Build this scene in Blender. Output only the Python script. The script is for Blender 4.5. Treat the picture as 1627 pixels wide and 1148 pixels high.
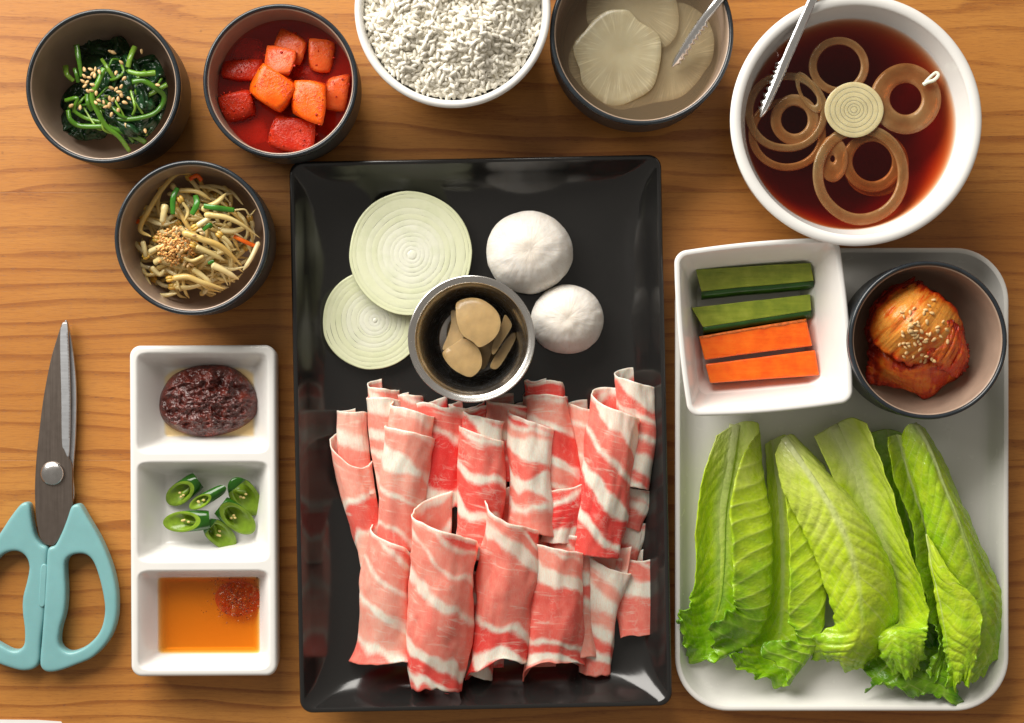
import bpy, bmesh, math, random
import numpy as np
from mathutils import Vector

sc = bpy.context.scene
for o in list(bpy.data.objects):
    bpy.data.objects.remove(o)

# ------------------------------------------------------------------ camera, light, exposure
S = 0.0004            # metres per layout unit (one unit = 0.4 mm on the table top)
D = 2250.0            # camera height above the table in layout units (0.9 m)
CX, CY = 813.5, 574.0

cam_d = bpy.data.cameras.new('camera')
cam = bpy.data.objects.new('camera', cam_d)
sc.collection.objects.link(cam)
cam.location = (0, 0, D * S)
cam_d.sensor_width = 36.0
cam_d.lens = 36.0 * D / 1627.0
cam_d.clip_start = 0.01
cam_d.clip_end = 50
sc.camera = cam

world = bpy.data.worlds.new('World')
sc.world = world
world.use_nodes = True
wb = world.node_tree.nodes['Background']
wb.inputs[0].default_value = (1.0, 0.91, 0.80, 1)
wb.inputs[1].default_value = 0.27


def area(name, loc, target, sx, sy, power, col):
    d = bpy.data.lights.new(name, 'AREA')
    d.shape = 'RECTANGLE'
    d.size, d.size_y, d.energy, d.color = sx, sy, power, col
    o = bpy.data.objects.new(name, d)
    sc.collection.objects.link(o)
    o.location = loc
    o.rotation_euler = (Vector(target) - Vector(loc)).to_track_quat('-Z', 'Y').to_euler()
    return o


area('window_light', (-0.72, 1.10, 0.82), (0.02, -0.05, 0.0), 1.55, 1.05, 57.0, (1.0, 0.955, 0.89))

sc.view_settings.view_transform = 'Standard'
sc.view_settings.look = 'None'
sc.view_settings.exposure = 0.0
sc.view_settings.gamma = 1.0
sc.view_settings.use_curve_mapping = False
sc.cycles.max_bounces = 10
sc.cycles.transparent_max_bounces = 24
sc.cycles.use_denoising = True
sc.cycles.sample_clamp_indirect = 4.0
sc.cycles.caustics_reflective = False
sc.cycles.caustics_refractive = False

# ------------------------------------------------------------------ helpers
rng = np.random.default_rng(7)


def W(p):
    """layout points (x, y as laid out on the table plan, z up) -> world metres"""
    p = np.asarray(p, float)
    f = (D - p[..., 2]) / D
    return np.stack([(p[..., 0] - CX) * f * S, (CY - p[..., 1]) * f * S, p[..., 2] * S], -1)


def fz(z):
    return (D - z) / D


def _h(ix, iy, iz, seed):
    h = (ix.astype(np.int64) * 374761393 + iy.astype(np.int64) * 668265263
         + iz.astype(np.int64) * 2147483647 + seed * 1274126177) & 0xffffffff
    h = ((h ^ (h >> 13)) * 1274126177) & 0xffffffff
    h = h ^ (h >> 16)
    return (h & 0xffff) / 65535.0


def vn(p, seed=0):
    p = np.asarray(p, float)
    i = np.floor(p).astype(np.int64)
    f = p - i
    u = f * f * (3 - 2 * f)
    r = 0
    for dx in (0, 1):
        for dy in (0, 1):
            for dz in (0, 1):
                w = ((u[..., 0] if dx else 1 - u[..., 0]) * (u[..., 1] if dy else 1 - u[..., 1])
                     * (u[..., 2] if dz else 1 - u[..., 2]))
                r = r + w * _h(i[..., 0] + dx, i[..., 1] + dy, i[..., 2] + dz, seed)
    return r * 2 - 1


def fbm(p, seed=0, octv=4):
    p = np.asarray(p, float)
    r, a = 0, 1.0
    for k in range(octv):
        r = r + a * vn(p * 2 ** k, seed + k * 17)
        a *= 0.5
    return r


def n1(t, seed=0):
    t = np.asarray(t, float)
    return vn(np.stack([t, np.zeros_like(t) + 0.37, np.zeros_like(t) + 0.71], -1), seed)


def cr(pts, n, closed=False):
    """Catmull-Rom through pts (k, d) -> n samples"""
    P = np.asarray(pts, float)
    k = len(P)
    if closed:
        t = np.linspace(0, k, n, endpoint=False)
        i = np.floor(t).astype(int)
        g = lambda j: P[(i + j) % k]
    else:
        t = np.linspace(0, k - 1, n)
        i = np.minimum(np.floor(t).astype(int), k - 2)
        E = np.vstack([2 * P[0] - P[1], P, 2 * P[-1] - P[-2]])
        g = lambda j: E[i + 1 + j]
    f = (t - i)[:, None]
    p0, p1, p2, p3 = g(-1), g(0), g(1), g(2)
    return 0.5 * (2 * p1 + (p2 - p0) * f + (2 * p0 - 5 * p1 + 4 * p2 - p3) * f ** 2 + (3 * p1 - p0 - 3 * p2 + p3) * f ** 3)


def grid_faces(nu, nv, cu=False, cv=False):
    """faces for an array [nu, nv]"""
    F = []
    for i in range(nu if cu else nu - 1):
        for j in range(nv if cv else nv - 1):
            a, b = i, (i + 1) % nu
            c, d = j, (j + 1) % nv
            F.append((a * nv + c, b * nv + c, b * nv + d, a * nv + d))
    return F


def link(o):
    sc.collection.objects.link(o)
    return o


def tagit(o, label, cat, group=None, kind=None):
    if label:
        o['label'] = label
    if cat:
        o['category'] = cat
    if group:
        o['group'] = group
    if kind:
        o['kind'] = kind
    return o


def thing(name, loc, label, cat, group=None, kind=None):
    o = bpy.data.objects.new(name, None)
    o.empty_display_size = 0.01
    o.location = loc
    link(o)
    return tagit(o, label, cat, group, kind)


def mesh(name, V, F, mat, parent=None, smooth=True, attrs=None, origin=None, solid=None, fix=True, sharp=None, uv=None, bevel=None, subsurf=None):
    """V: world metres. One mesh object; child verts are stored relative to the parent's base."""
    V = np.asarray(V, float).reshape(-1, 3)
    if parent is not None:
        org = np.array(parent['_o']) if '_o' in parent else np.array(parent.location)
        off = org
        loc = (0, 0, 0)
    else:
        if origin is None:
            c = (V.min(0) + V.max(0)) / 2
            origin = (c[0], c[1], V[:, 2].min())
        off = np.array(origin)
        loc = tuple(off)
    me = bpy.data.meshes.new(name)
    me.from_pydata((V - off).tolist(), [], [tuple(f) for f in F])
    if fix:
        bm = bmesh.new()
        bm.from_mesh(me)
        bmesh.ops.recalc_face_normals(bm, faces=bm.faces)
        bm.to_mesh(me)
        bm.free()
    if smooth:
        me.polygons.foreach_set('use_smooth', [True] * len(me.polygons))
    if attrs:
        for k, a in attrs.items():
            at = me.attributes.new(k, 'FLOAT', 'POINT')
            at.data.foreach_set('value', np.broadcast_to(np.asarray(a, float).ravel() if np.ndim(a) else float(a), (len(V),)).astype(np.float32))
    if uv is not None:
        uv = np.asarray(uv, float).reshape(-1, 2)
        at = me.attributes.new('uvp', 'FLOAT_VECTOR', 'POINT')
        at.data.foreach_set('vector', np.column_stack([uv, np.zeros(len(uv))]).astype(np.float32).ravel())
    me.materials.append(mat)
    o = bpy.data.objects.new(name, me)
    link(o)
    if parent is not None:
        o.parent = parent
        o['_o'] = [float(x) for x in off]
    else:
        o.location = loc
        o['_o'] = [float(x) for x in off]
    if bevel:
        m = o.modifiers.new('bevel', 'BEVEL')
        m.width, m.segments, m.limit_method, m.angle_limit = bevel * S, 3, 'ANGLE', math.radians(35)
    if solid:
        m = o.modifiers.new('solid', 'SOLIDIFY')
        m.thickness, m.offset = solid * S, 0
    if subsurf:
        m = o.modifiers.new('sub', 'SUBSURF')
        m.levels = m.render_levels = subsurf
    if sharp:
        me.set_sharp_from_angle(angle=math.radians(sharp))
    return o


def lathe_vf(prof, n, fn=None):
    """prof [(r,z)] in layout units around origin; returns V (units), F ; closes at r==0"""
    V, F, rows = [], [], []
    for r, z in prof:
        if r < 1e-6:
            rows.append([len(V)])
            V.append((0, 0, z))
        else:
            a = np.linspace(0, 2 * math.pi, n, endpoint=False)
            rows.append(list(range(len(V), len(V) + n)))
            V += list(zip(r * np.cos(a), r * np.sin(a), np.full(n, z)))
    for A, B in zip(rows[:-1], rows[1:]):
        if len(A) == 1 and len(B) == 1:
            continue
        for j in range(n):
            k = (j + 1) % n
            if len(A) == 1:
                F.append((A[0], B[k], B[j]))
            elif len(B) == 1:
                F.append((A[j], A[k], B[0]))
            else:
                F.append((A[j], A[k], B[k], B[j]))
    V = np.array(V, float)
    if fn is not None:
        V = fn(V)
    return V, F


def smooth_prof(pts, n):
    return [tuple(x) for x in cr(pts, n)]


def tube_vf(path, radii, n=8, flat=1.0):
    """path (k,3) any units, radii (k,) -> V,F closed with caps"""
    P = np.asarray(path, float)
    k = len(P)
    R = np.broadcast_to(np.asarray(radii, float), (k,))
    T = np.gradient(P, axis=0)
    T /= np.linalg.norm(T, axis=1)[:, None] + 1e-12
    up = np.array([0, 0, 1.0])
    A = np.cross(T, up)
    bad = np.linalg.norm(A, axis=1) < 1e-3
    A[bad] = (1, 0, 0)
    A /= np.linalg.norm(A, axis=1)[:, None]
    B = np.cross(A, T)
    a = np.linspace(0, 2 * math.pi, n, endpoint=False)
    V = P[:, None, :] + R[:, None, None] * (A[:, None, :] * np.cos(a)[None, :, None] + B[:, None, :] * np.sin(a)[None, :, None] * flat)
    F = grid_faces(k, n, False, True)
    F.append(tuple(range(n)))
    F.append(tuple(range((k - 1) * n, k * n))[::-1])
    return V.reshape(-1, 3), F


def orient(V, F):
    """flip the faces of a closed piece if they look inwards"""
    V = np.asarray(V, float)
    vol = sum(np.dot(V[f[0]], np.cross(V[f[i]], V[f[i + 1]])) for f in F for i in range(1, len(f) - 1))
    return F if vol > 0 else [tuple(reversed(f)) for f in F]


def join(parts):
    V, F, o = [], [], 0
    for v, f in parts:
        V.append(np.asarray(v))
        F += [tuple(i + o for i in q) for q in f]
        o += len(v)
    return np.vstack(V), F


def rrect(hx, hy, r, ns=10, nc=8, bulge=0.0):
    """closed rounded rectangle loop, CCW, (x,y)"""
    P = []
    cs = [(hx - r, hy - r, 0), (-hx + r, hy - r, 90), (-hx + r, -hy + r, 180), (hx - r, -hy + r, 270)]
    for q in range(4):
        cx, cy, a0 = cs[q]
        arc = [(cx + r * math.cos(math.radians(a0 + 90 * k / nc)), cy + r * math.sin(math.radians(a0 + 90 * k / nc))) for k in range(nc + 1)]
        P += arc
        nx, ny, b0 = cs[(q + 1) % 4]
        e = (nx + r * math.cos(math.radians(b0)), ny + r * math.sin(math.radians(b0)))
        for k in range(1, ns):
            t = k / ns
            P.append((arc[-1][0] * (1 - t) + e[0] * t, arc[-1][1] * (1 - t) + e[1] * t))
    P = np.array(P)
    if bulge:
        x, y = P[:, 0] / hx, P[:, 1] / hy
        P[:, 0] += bulge * np.sign(x) * (1 - y ** 2).clip(0) * np.abs(x) ** 3
        P[:, 1] += bulge * np.sign(y) * (1 - x ** 2).clip(0) * np.abs(y) ** 3
    return P


def loft_rings(rings, cap0=True, cap1=True):
    """rings list of (n,3)"""
    n = len(rings[0])
    V = np.vstack(rings)
    F = grid_faces(len(rings), n, False, True)
    if cap0:
        F.append(tuple(range(n))[::-1])
    if cap1:
        b = (len(rings) - 1) * n
        F.append(tuple(range(b, b + n)))
    return V, F


def place(V, cx, cy, z0, rot=0.0, zref=None):
    """real layout-unit coordinates V around own centre -> world; the centre is set where (cx,cy) shows at height zref"""
    V = np.asarray(V, float)
    a = math.radians(rot)
    x = V[:, 0] * math.cos(a) - V[:, 1] * math.sin(a)
    y = V[:, 0] * math.sin(a) + V[:, 1] * math.cos(a)
    c = W(np.array([cx, cy, z0 if zref is None else zref]))
    return np.stack([c[0] + x * S, c[1] + y * S, (V[:, 2] + z0) * S], -1)


def base_of(cx, cy, zref, z0):
    c = W(np.array([cx, cy, zref]))
    return (c[0], c[1], z0 * S)


# ------------------------------------------------------------------ material builder
class G:
    def __init__(self, name):
        self.m = bpy.data.materials.new(name)
        self.m.use_nodes = True
        self.nt = self.m.node_tree
        self.b = self.nt.nodes['Principled BSDF']
        self.out = self.nt.nodes['Material Output']
        self._tc = None

    def set(self, sock, v):
        if isinstance(v, bpy.types.NodeSocket):
            self.nt.links.new(v, sock)
        elif isinstance(v, (tuple, list)) and len(v) == 3 and sock.type == 'RGBA':
            sock.default_value = (*v, 1)
        else:
            sock.default_value = v

    def n(self, t, ins=None, **pr):
        nd = self.nt.nodes.new(t)
        for k, v in pr.items():
            setattr(nd, k, v)
        for k, v in (ins or {}).items():
            self.set(nd.inputs[k], v)
        return nd

    def obj(self):
        if not self._tc:
            self._tc = self.n('ShaderNodeTexCoord')
        return self._tc.outputs['Object']

    def attr(self, name, out='Fac'):
        return self.n('ShaderNodeAttribute', attribute_name=name).outputs[out]

    def rnd(self):
        return self.n('ShaderNodeObjectInfo').outputs['Random']

    def map(self, v, scale=(1, 1, 1), loc=(0, 0, 0), rot=(0, 0, 0)):
        return self.n('ShaderNodeMapping', {'Vector': v, 'Scale': scale, 'Location': loc, 'Rotation': rot}).outputs[0]

    def noise(self, v, scale, detail=3, rough=0.55, dist=0.0, out=0):
        return self.n('ShaderNodeTexNoise', {'Vector': v, 'Scale': scale, 'Detail': detail, 'Roughness': rough, 'Distortion': dist}).outputs[out]

    def voro(self, v, scale, feature='F1', out='Distance', rnd=1.0):
        return self.n('ShaderNodeTexVoronoi', {'Vector': v, 'Scale': scale, 'Randomness': rnd}, feature=feature).outputs[out]

    def mth(self, op, a, b=0.0, c=0.0, clamp=False):
        return self.n('ShaderNodeMath', {0: a, 1: b, 2: c}, operation=op, use_clamp=clamp).outputs[0]

    def ss(self, x, lo, hi):
        return self.n('ShaderNodeMapRange', {'Value': x, 'From Min': lo, 'From Max': hi}, interpolation_type='SMOOTHSTEP').outputs[0]

    def mix(self, f, a, b, blend='MIX'):
        nd = self.nt.nodes.new('ShaderNodeMix')
        nd.data_type, nd.blend_type, nd.clamp_factor = 'RGBA', blend, True
        self.set(nd.inputs[0], f)
        self.set(nd.inputs[6], a)
        self.set(nd.inputs[7], b)
        return nd.outputs[2]

    def ramp(self, f, stops, interp='LINEAR'):
        nd = self.nt.nodes.new('ShaderNodeValToRGB')
        nd.color_ramp.interpolation = interp
        el = nd.color_ramp.elements
        while len(el) < len(stops):
            el.new(0.5)
        for e, (p, c) in zip(el, stops):
            e.position = p
            e.color = (*c, 1) if len(c) == 3 else c
        self.set(nd.inputs[0], f)
        return nd.outputs[0]

    def bump(self, h, strength=0.3, dist=0.001, normal=None):
        i = {'Height': h, 'Strength': strength, 'Distance': dist}
        if normal is not None:
            i['Normal'] = normal
        return self.n('ShaderNodeBump', i).outputs[0]

    def p(self, **kw):
        names = dict(col='Base Color', rough='Roughness', metal='Metallic', nor='Normal', sss='Subsurface Weight', sssr='Subsurface Radius',
                     ssss='Subsurface Scale', spec='Specular IOR Level', coat='Coat Weight', coatr='Coat Roughness', trans='Transmission Weight', ior='IOR', alpha='Alpha', aniso='Anisotropic')
        for k, v in kw.items():
            self.set(self.b.inputs[names[k]], v)
        return self

    def surface(self, sock):
        self.nt.links.new(sock, self.out.inputs['Surface'])
        return self

    def translucent(self, col, fac):
        t = self.n('ShaderNodeBsdfTranslucent', {'Color': col})
        mx = self.n('ShaderNodeMixShader', {0: fac, 1: self.b.outputs[0], 2: t.outputs[0]})
        self.surface(mx.outputs[0])
        return self
# ------------------------------------------------------------------ materials
def m_wood():
    g = G('oiled_ash_wood')
    r = g.rnd()
    off = g.n('ShaderNodeCombineXYZ', {0: g.mth('MULTIPLY', r, 3.1), 1: g.mth('MULTIPLY', r, 1.7), 2: 0.0}).outputs[0]
    v = g.n('ShaderNodeVectorMath', {0: g.obj(), 1: off}, operation='ADD').outputs[0]
    xyz = g.n('ShaderNodeSeparateXYZ', {0: v})
    warp = g.noise(g.map(v, (1.7, 7.0, 1)), 1.0, 2, 0.45)
    warp2 = g.noise(g.map(v, (9, 60, 1)), 1.0, 2, 0.5)
    # growth rings: distorted distance across the board
    y = g.mth('ADD', g.mth('MULTIPLY', xyz.outputs[1], 78.0), g.mth('ADD', g.mth('MULTIPLY', warp, 9.5), g.mth('MULTIPLY', warp2, 1.1)))
    fr = g.mth('FRACT', y)
    late = g.mth('MULTIPLY', g.ss(fr, 0.58, 0.90), g.ss(fr, 1.0, 0.95))
    fr2 = g.mth('FRACT', g.mth('MULTIPLY', y, 3.37))
    late2 = g.mth('MULTIPLY', g.ss(fr2, 0.35, 0.85), g.ss(fr2, 1.0, 0.9))
    streak = g.noise(g.map(v, (48, 1000, 1)), 1.0, 4, 0.65)
    fine = g.noise(g.map(v, (120, 3000, 1)), 1.0, 2, 0.5)
    tone = g.noise(g.map(v, (5, 14, 1)), 1.0, 3, 0.5)
    ringvar = g.noise(g.map(v, (1.5, 26, 1)), 1.0, 2, 0.5)
    lm = g.mth('MULTIPLY', late, g.ss(g.mth('ADD', g.mth('MULTIPLY', streak, 0.7), g.mth('MULTIPLY', ringvar, 0.75)), 0.42, 0.88))
    base = g.ramp(tone, [(0.3, (0.42, 0.160, 0.028)), (0.7, (0.51, 0.222, 0.047))])
    c = g.mix(g.mth('MULTIPLY', lm, 0.74), base, (0.235, 0.065, 0.010))
    c = g.mix(g.mth('MULTIPLY', g.mth('MULTIPLY', late2, g.ss(streak, 0.4, 0.7)), 0.34), c, (0.28, 0.085, 0.014))
    c = g.mix(g.mth('MULTIPLY', g.ss(fine, 0.50, 0.72), 0.45), c, (0.27, 0.095, 0.022))
    c = g.mix(g.mth('MULTIPLY', g.ss(streak, 0.45, 0.8), 0.28), c, (0.30, 0.11, 0.027))
    # pores: short dark dashes gathered in the late wood
    pore = g.noise(g.map(v, (190, 3300, 1)), 1.0, 1, 0.5)
    pm = g.mth('MULTIPLY', g.ss(pore, 0.64, 0.72), g.mth('ADD', 0.28, g.mth('MULTIPLY', lm, 0.9)))
    c = g.mix(pm, c, (0.11, 0.032, 0.007))
    spot = g.ss(g.voro(g.map(v, (1, 1, 1)), 26.0), 0.035, 0.018)
    c = g.mix(g.mth('MULTIPLY', spot, 0.35), c, (0.06, 0.025, 0.01))
    h = g.mth('SUBTRACT', g.mth('MULTIPLY', streak, 0.4), g.mth('ADD', g.mth('MULTIPLY', pm, 1.0), g.mth('MULTIPLY', fine, 0.2)))
    g.p(col=c, rough=g.mth('ADD', 0.36, g.mth('MULTIPLY', streak, 0.16)), nor=g.bump(h, 0.35, 0.0004), spec=0.42)
    return g.m


def plain(name, col, rough=0.4, var=0.12, scale=60.0, bump=0.0, bscale=400.0, bdist=0.0005, **kw):
    """base colour with slight real variation"""
    g = G(name)
    n = g.noise(g.obj(), scale, 3)
    dark = tuple(c * (1 - var) for c in col)
    lite = tuple(min(1, c * (1 + var)) for c in col)
    c = g.ramp(n, [(0.3, dark), (0.7, lite)])
    g.p(col=c, rough=rough, **kw)
    if bump:
        g.p(nor=g.bump(g.noise(g.obj(), bscale, 3), bump, bdist))
    return g.m


def m_ceramic(name, col, rough=0.1):
    g = G(name)
    n = g.noise(g.obj(), 30, 3)
    sp = g.ss(g.voro(g.obj(), 90.0), 0.06, 0.03)
    c = g.ramp(n, [(0.3, tuple(x * 0.96 for x in col)), (0.7, col)])
    c = g.mix(g.mth('MULTIPLY', sp, 0.10), c, (0.35, 0.3, 0.25))
    g.p(col=c, rough=g.mth('ADD', rough, g.mth('MULTIPLY', g.noise(g.obj(), 120, 2), 0.08)), nor=g.bump(g.noise(g.obj(), 55, 2), 0.12, 0.0012), spec=0.5)
    return g.m


def m_blackplate():
    g = G('black_glazed_plate')
    n = g.noise(g.obj(), 14, 3)
    dust = g.ss(g.voro(g.obj(), 260.0), 0.07, 0.03)
    dsel = g.ss(g.noise(g.obj(), 35, 3), 0.52, 0.66)
    c = g.mix(n, (0.010, 0.010, 0.010), (0.017, 0.016, 0.015))
    c = g.mix(g.mth('MULTIPLY', g.mth('MULTIPLY', dust, dsel), 0.55), c, (0.30, 0.29, 0.27))
    sm = g.noise(g.obj(), 26, 4, 0.65)
    g.p(col=c, rough=g.mth('ADD', 0.08, g.mth('MULTIPLY', sm, 0.16)), spec=0.6, nor=g.bump(g.noise(g.obj(), 40, 3), 0.10, 0.001))
    return g.m


def m_steel(name, tint=(0.55, 0.54, 0.52), rough=0.22, aniso_scale=None):
    g = G(name)
    v = g.obj()
    sc_ = aniso_scale or (40, 40, 1600)
    br = g.noise(g.map(v, sc_), 1.0, 3, 0.6)
    sp = g.noise(v, 240, 3)
    c = g.mix(br, tuple(x * 0.86 for x in tint), tint)
    g.p(col=c, metal=1.0, rough=g.mth('ADD', rough, g.mth('MULTIPLY', g.mth('SUBTRACT', g.mth('ADD', g.mth('MULTIPLY', br, 0.6), g.mth('MULTIPLY', sp, 0.4)), 0.5), 0.22)), nor=g.bump(br, 0.06, 0.0004))
    return g.m


def m_liquid(name, absorb, density, scatter=None, spec_tint=(1, 1, 1), bump=0.0, cloud=None):
    """clear broth: see-through surface with a fresnel gloss and a volume that soaks up light with depth"""
    g = G(name)
    tr = g.n('ShaderNodeBsdfTransparent', {'Color': (1, 1, 1)})
    body = tr.outputs[0]
    if cloud:      # pulp and chili powder held in the liquid
        df = g.n('ShaderNodeBsdfDiffuse', {'Color': cloud[0]})
        body = g.n('ShaderNodeMixShader', {0: cloud[1], 1: tr.outputs[0], 2: df.outputs[0]}).outputs[0]
    gl = g.n('ShaderNodeBsdfGlossy', {'Color': spec_tint, 'Roughness': 0.04})
    if bump:
        nb = g.bump(g.noise(g.obj(), 90, 3), bump, 0.0015)
        g.set(gl.inputs['Normal'], nb)
    lw = g.n('ShaderNodeFresnel', {'IOR': 1.36})
    geo = g.n('ShaderNodeNewGeometry')
    fac = g.mth('MULTIPLY', lw.outputs[0], g.mth('SUBTRACT', 1.0, geo.outputs['Backfacing']))   # gloss on the outer face only
    mx = g.n('ShaderNodeMixShader', {0: fac, 1: body, 2: gl.outputs[0]})
    g.surface(mx.outputs[0])
    va = g.n('ShaderNodeVolumeAbsorption', {'Color': absorb, 'Density': density})
    vol = va.outputs[0]
    if scatter:
        vs = g.n('ShaderNodeVolumeScatter', {'Color': scatter[0], 'Density': scatter[1]})
        vol = g.n('ShaderNodeAddShader', {0: va.outputs[0], 1: vs.outputs[0]}).outputs[0]
    g.nt.links.new(vol, g.out.inputs['Volume'])
    return g.m


def m_meat():
    g = G('marbled_beef')
    uv = g.attr('uvp', 'Vector')
    fat = g.attr('fat')
    red = g.attr('red')
    n1_ = g.noise(uv, 0.055, 4, 0.6)          # uv is in layout units
    n2_ = g.noise(uv, 0.35, 3, 0.6)
    n3_ = g.noise(g.map(uv, (0.5, 0.10, 1)), 1.0, 3, 0.6)
    edge = g.mth('ADD', fat, g.mth('ADD', g.mth('MULTIPLY', g.mth('SUBTRACT', n1_, 0.5), 13.0), g.mth('MULTIPLY', g.mth('SUBTRACT', n2_, 0.5), 5.0)))
    fm = g.ss(edge, -6.5, 4.5)
    # marbling: thin pale veins in the muscle
    vv = g.n('ShaderNodeVectorMath', {0: uv, 1: g.n('ShaderNodeVectorMath', {0: g.noise(uv, 0.06, 3, out=1), 'Scale': 22.0}, operation='SCALE').outputs[0]}, operation='ADD').outputs[0]
    cr_ = g.voro(vv, 0.042, 'DISTANCE_TO_EDGE')
    vein = g.mth('MULTIPLY', g.ss(cr_, 0.09, 0.0), g.ss(g.noise(uv, 0.03, 3), 0.50, 0.68))
    cr2 = g.voro(vv, 0.10, 'DISTANCE_TO_EDGE')
    vein2 = g.mth('MULTIPLY', g.ss(cr2, 0.10, 0.0), g.ss(g.noise(uv, 0.032, 2), 0.50, 0.68))
    rk = g.mth('ADD', red, g.mth('ADD', g.mth('MULTIPLY', g.mth('SUBTRACT', n1_, 0.5), 0.5), g.mth('MULTIPLY', g.mth('SUBTRACT', n3_, 0.5), 0.35)), clamp=True)
    mus = g.ramp(rk, [(0.0, (0.96, 0.43, 0.335)), (0.3, (0.95, 0.265, 0.20)), (0.65, (0.92, 0.115, 0.088)), (1.0, (0.87, 0.038, 0.034))])
    sk = g.noise(g.map(uv, (0.022, 0.15, 1)), 1.0, 3, 0.6, 0.6)
    mus = g.mix(g.mth('MULTIPLY', g.mth('MULTIPLY', g.ss(sk, 0.52, 0.70), g.ss(g.noise(uv, 0.018, 2), 0.40, 0.60)), 0.62), mus, (0.94, 0.66, 0.55))
    mus = g.mix(g.mth('MULTIPLY', g.mth('MAXIMUM', g.mth('MULTIPLY', vein, 0.5), g.mth('MULTIPLY', vein2, 0.6)), 0.6), mus, (0.83, 0.56, 0.47))
    sp = g.noise(uv, 0.9, 2)
    mus = g.mix(g.mth('MULTIPLY', g.ss(sp, 0.55, 0.75), 0.28), mus, (0.84, 0.50, 0.43))
    fcol = g.mix(g.ss(n3_, 0.35, 0.7), (0.94, 0.78, 0.67), (0.93, 0.66, 0.54))
    fcol = g.mix(g.mth('MULTIPLY', g.ss(n2_, 0.55, 0.72), 0.35), fcol, (0.78, 0.42, 0.35))
    c = g.mix(fm, mus, fcol)
    h = g.mth('ADD', g.mth('MULTIPLY', g.noise(uv, 0.5, 3), 0.6), g.mth('MULTIPLY', fm, 0.5))
    g.p(col=c, rough=g.mth('ADD', 0.32, g.mth('MULTIPLY', n2_, 0.2)), sss=0.5, sssr=(1.0, 0.38, 0.28), ssss=0.004, nor=g.bump(h, 0.22, 0.0006), spec=0.4)
    return g.m


def m_lettuce():
    g = G('romaine_leaf')
    uv = g.attr('uvp', 'Vector')
    vein, rib, grn = g.attr('vein'), g.attr('rib'), g.attr('green')
    n = g.noise(uv, 0.03, 4, 0.6)
    n2 = g.noise(uv, 0.14, 3, 0.6)
    gg = g.mth('ADD', grn, g.mth('MULTIPLY', g.mth('SUBTRACT', n, 0.5), 0.7), clamp=True)
    c = g.ramp(gg, [(0.0, (0.78, 0.86, 0.20)), (0.28, (0.60, 0.78, 0.028)), (0.60, (0.30, 0.58, 0.010)), (1.0, (0.04, 0.20, 0.005))])
    c = g.mix(g.mth('MULTIPLY', g.ss(n2, 0.45, 0.7), 0.16), c, (0.16, 0.38, 0.01))
    c = g.mix(g.mth('MULTIPLY', vein, 0.55), c, (0.76, 0.84, 0.26))
    c = g.mix(g.mth('MULTIPLY', rib, 0.85), c, (0.72, 0.77, 0.42))
    n3 = g.noise(uv, 0.075, 2, 0.5)
    h = g.mth('ADD', g.mth('MULTIPLY', n2, 0.35), g.mth('ADD', g.mth('MULTIPLY', vein, 0.30), g.mth('MULTIPLY', n3, 1.1)))
    g.p(col=c, rough=g.mth('ADD', 0.15, g.mth('MULTIPLY', n2, 0.2)), spec=0.6, nor=g.bump(h, 0.38, 0.0022))
    tc = g.mix(0.4, c, (0.74, 0.92, 0.02))
    g.translucent(tc, 0.20)
    return g.m


M = {}
M['wood'] = m_wood()
M['white'] = m_ceramic('white_porcelain', (0.80, 0.79, 0.76), 0.09)
M['tray'] = m_ceramic('white_melamine', (0.76, 0.75, 0.71), 0.22)
M['plate'] = m_blackplate()
M['bowl_out'] = plain('dark_stoneware', (0.026, 0.027, 0.029), 0.42, 0.25, 90, bump=0.2, bscale=900, bdist=0.0003)
M['bowl_rim'] = plain('dark_blue_black_glaze', (0.020, 0.026, 0.032), 0.22, 0.2, 120, bump=0.1, bscale=150, bdist=0.0006)
M['bowl_in'] = plain('taupe_glaze', (0.36, 0.262, 0.195), 0.26, 0.10, 55, bump=0.08, bscale=120, bdist=0.0008)
M['steel'] = m_steel('brushed_steel', (0.74, 0.72, 0.69), 0.26)
M['steel_tong'] = m_steel('tong_steel', (0.88, 0.88, 0.88), 0.18, (300, 300, 300))
M['blade'] = m_steel('blade_steel', (0.27, 0.225, 0.195), 0.36, (900, 30, 900))
M['bevelsteel'] = m_steel('ground_blade_edge', (0.62, 0.64, 0.67), 0.42, (30, 900, 900))
M['teal'] = plain('teal_plastic', (0.185, 0.395, 0.405), 0.34, 0.05, 60, bump=0.12, bscale=1400, bdist=0.0002, sss=0.05, ssss=0.003)
M['meat'] = m_meat()
M['lettuce'] = m_lettuce()
M['broth'] = m_liquid('soy_broth', (0.86, 0.42, 0.03), 175.0)
M['redbrine'] = m_liquid('red_chili_brine', (0.97, 0.05, 0.012), 110.0, cloud=((0.42, 0.012, 0.003), 0.45))
M['brine'] = m_liquid('pale_pickle_brine', (0.80, 0.62, 0.36), 26.0, cloud=((0.42, 0.33, 0.20), 0.22))
M['sauce'] = m_liquid('amber_oil', (0.955, 0.70, 0.03), 360.0)
M['oil'] = m_liquid('golden_oil', (0.93, 0.66, 0.04), 420.0)


def m_onion():
    g = G('raw_onion')
    v = g.obj()
    n = g.noise(v, 120, 3)
    r = g.attr('ring')
    c = g.mix(g.ss(r, 0.0, 1.0), (0.75, 0.78, 0.51), (0.83, 0.84, 0.70))
    c = g.mix(g.mth('MULTIPLY', g.ss(n, 0.45, 0.7), 0.3), c, (0.62, 0.68, 0.42))
    rad = g.noise(v, 600, 2)
    g.p(col=c, rough=0.24, sss=0.12, sssr=(1, 1, 0.7), ssss=0.003, nor=g.bump(g.mth('ADD', n, g.mth('MULTIPLY', rad, 0.5)), 0.3, 0.0006))
    return g.m


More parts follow.
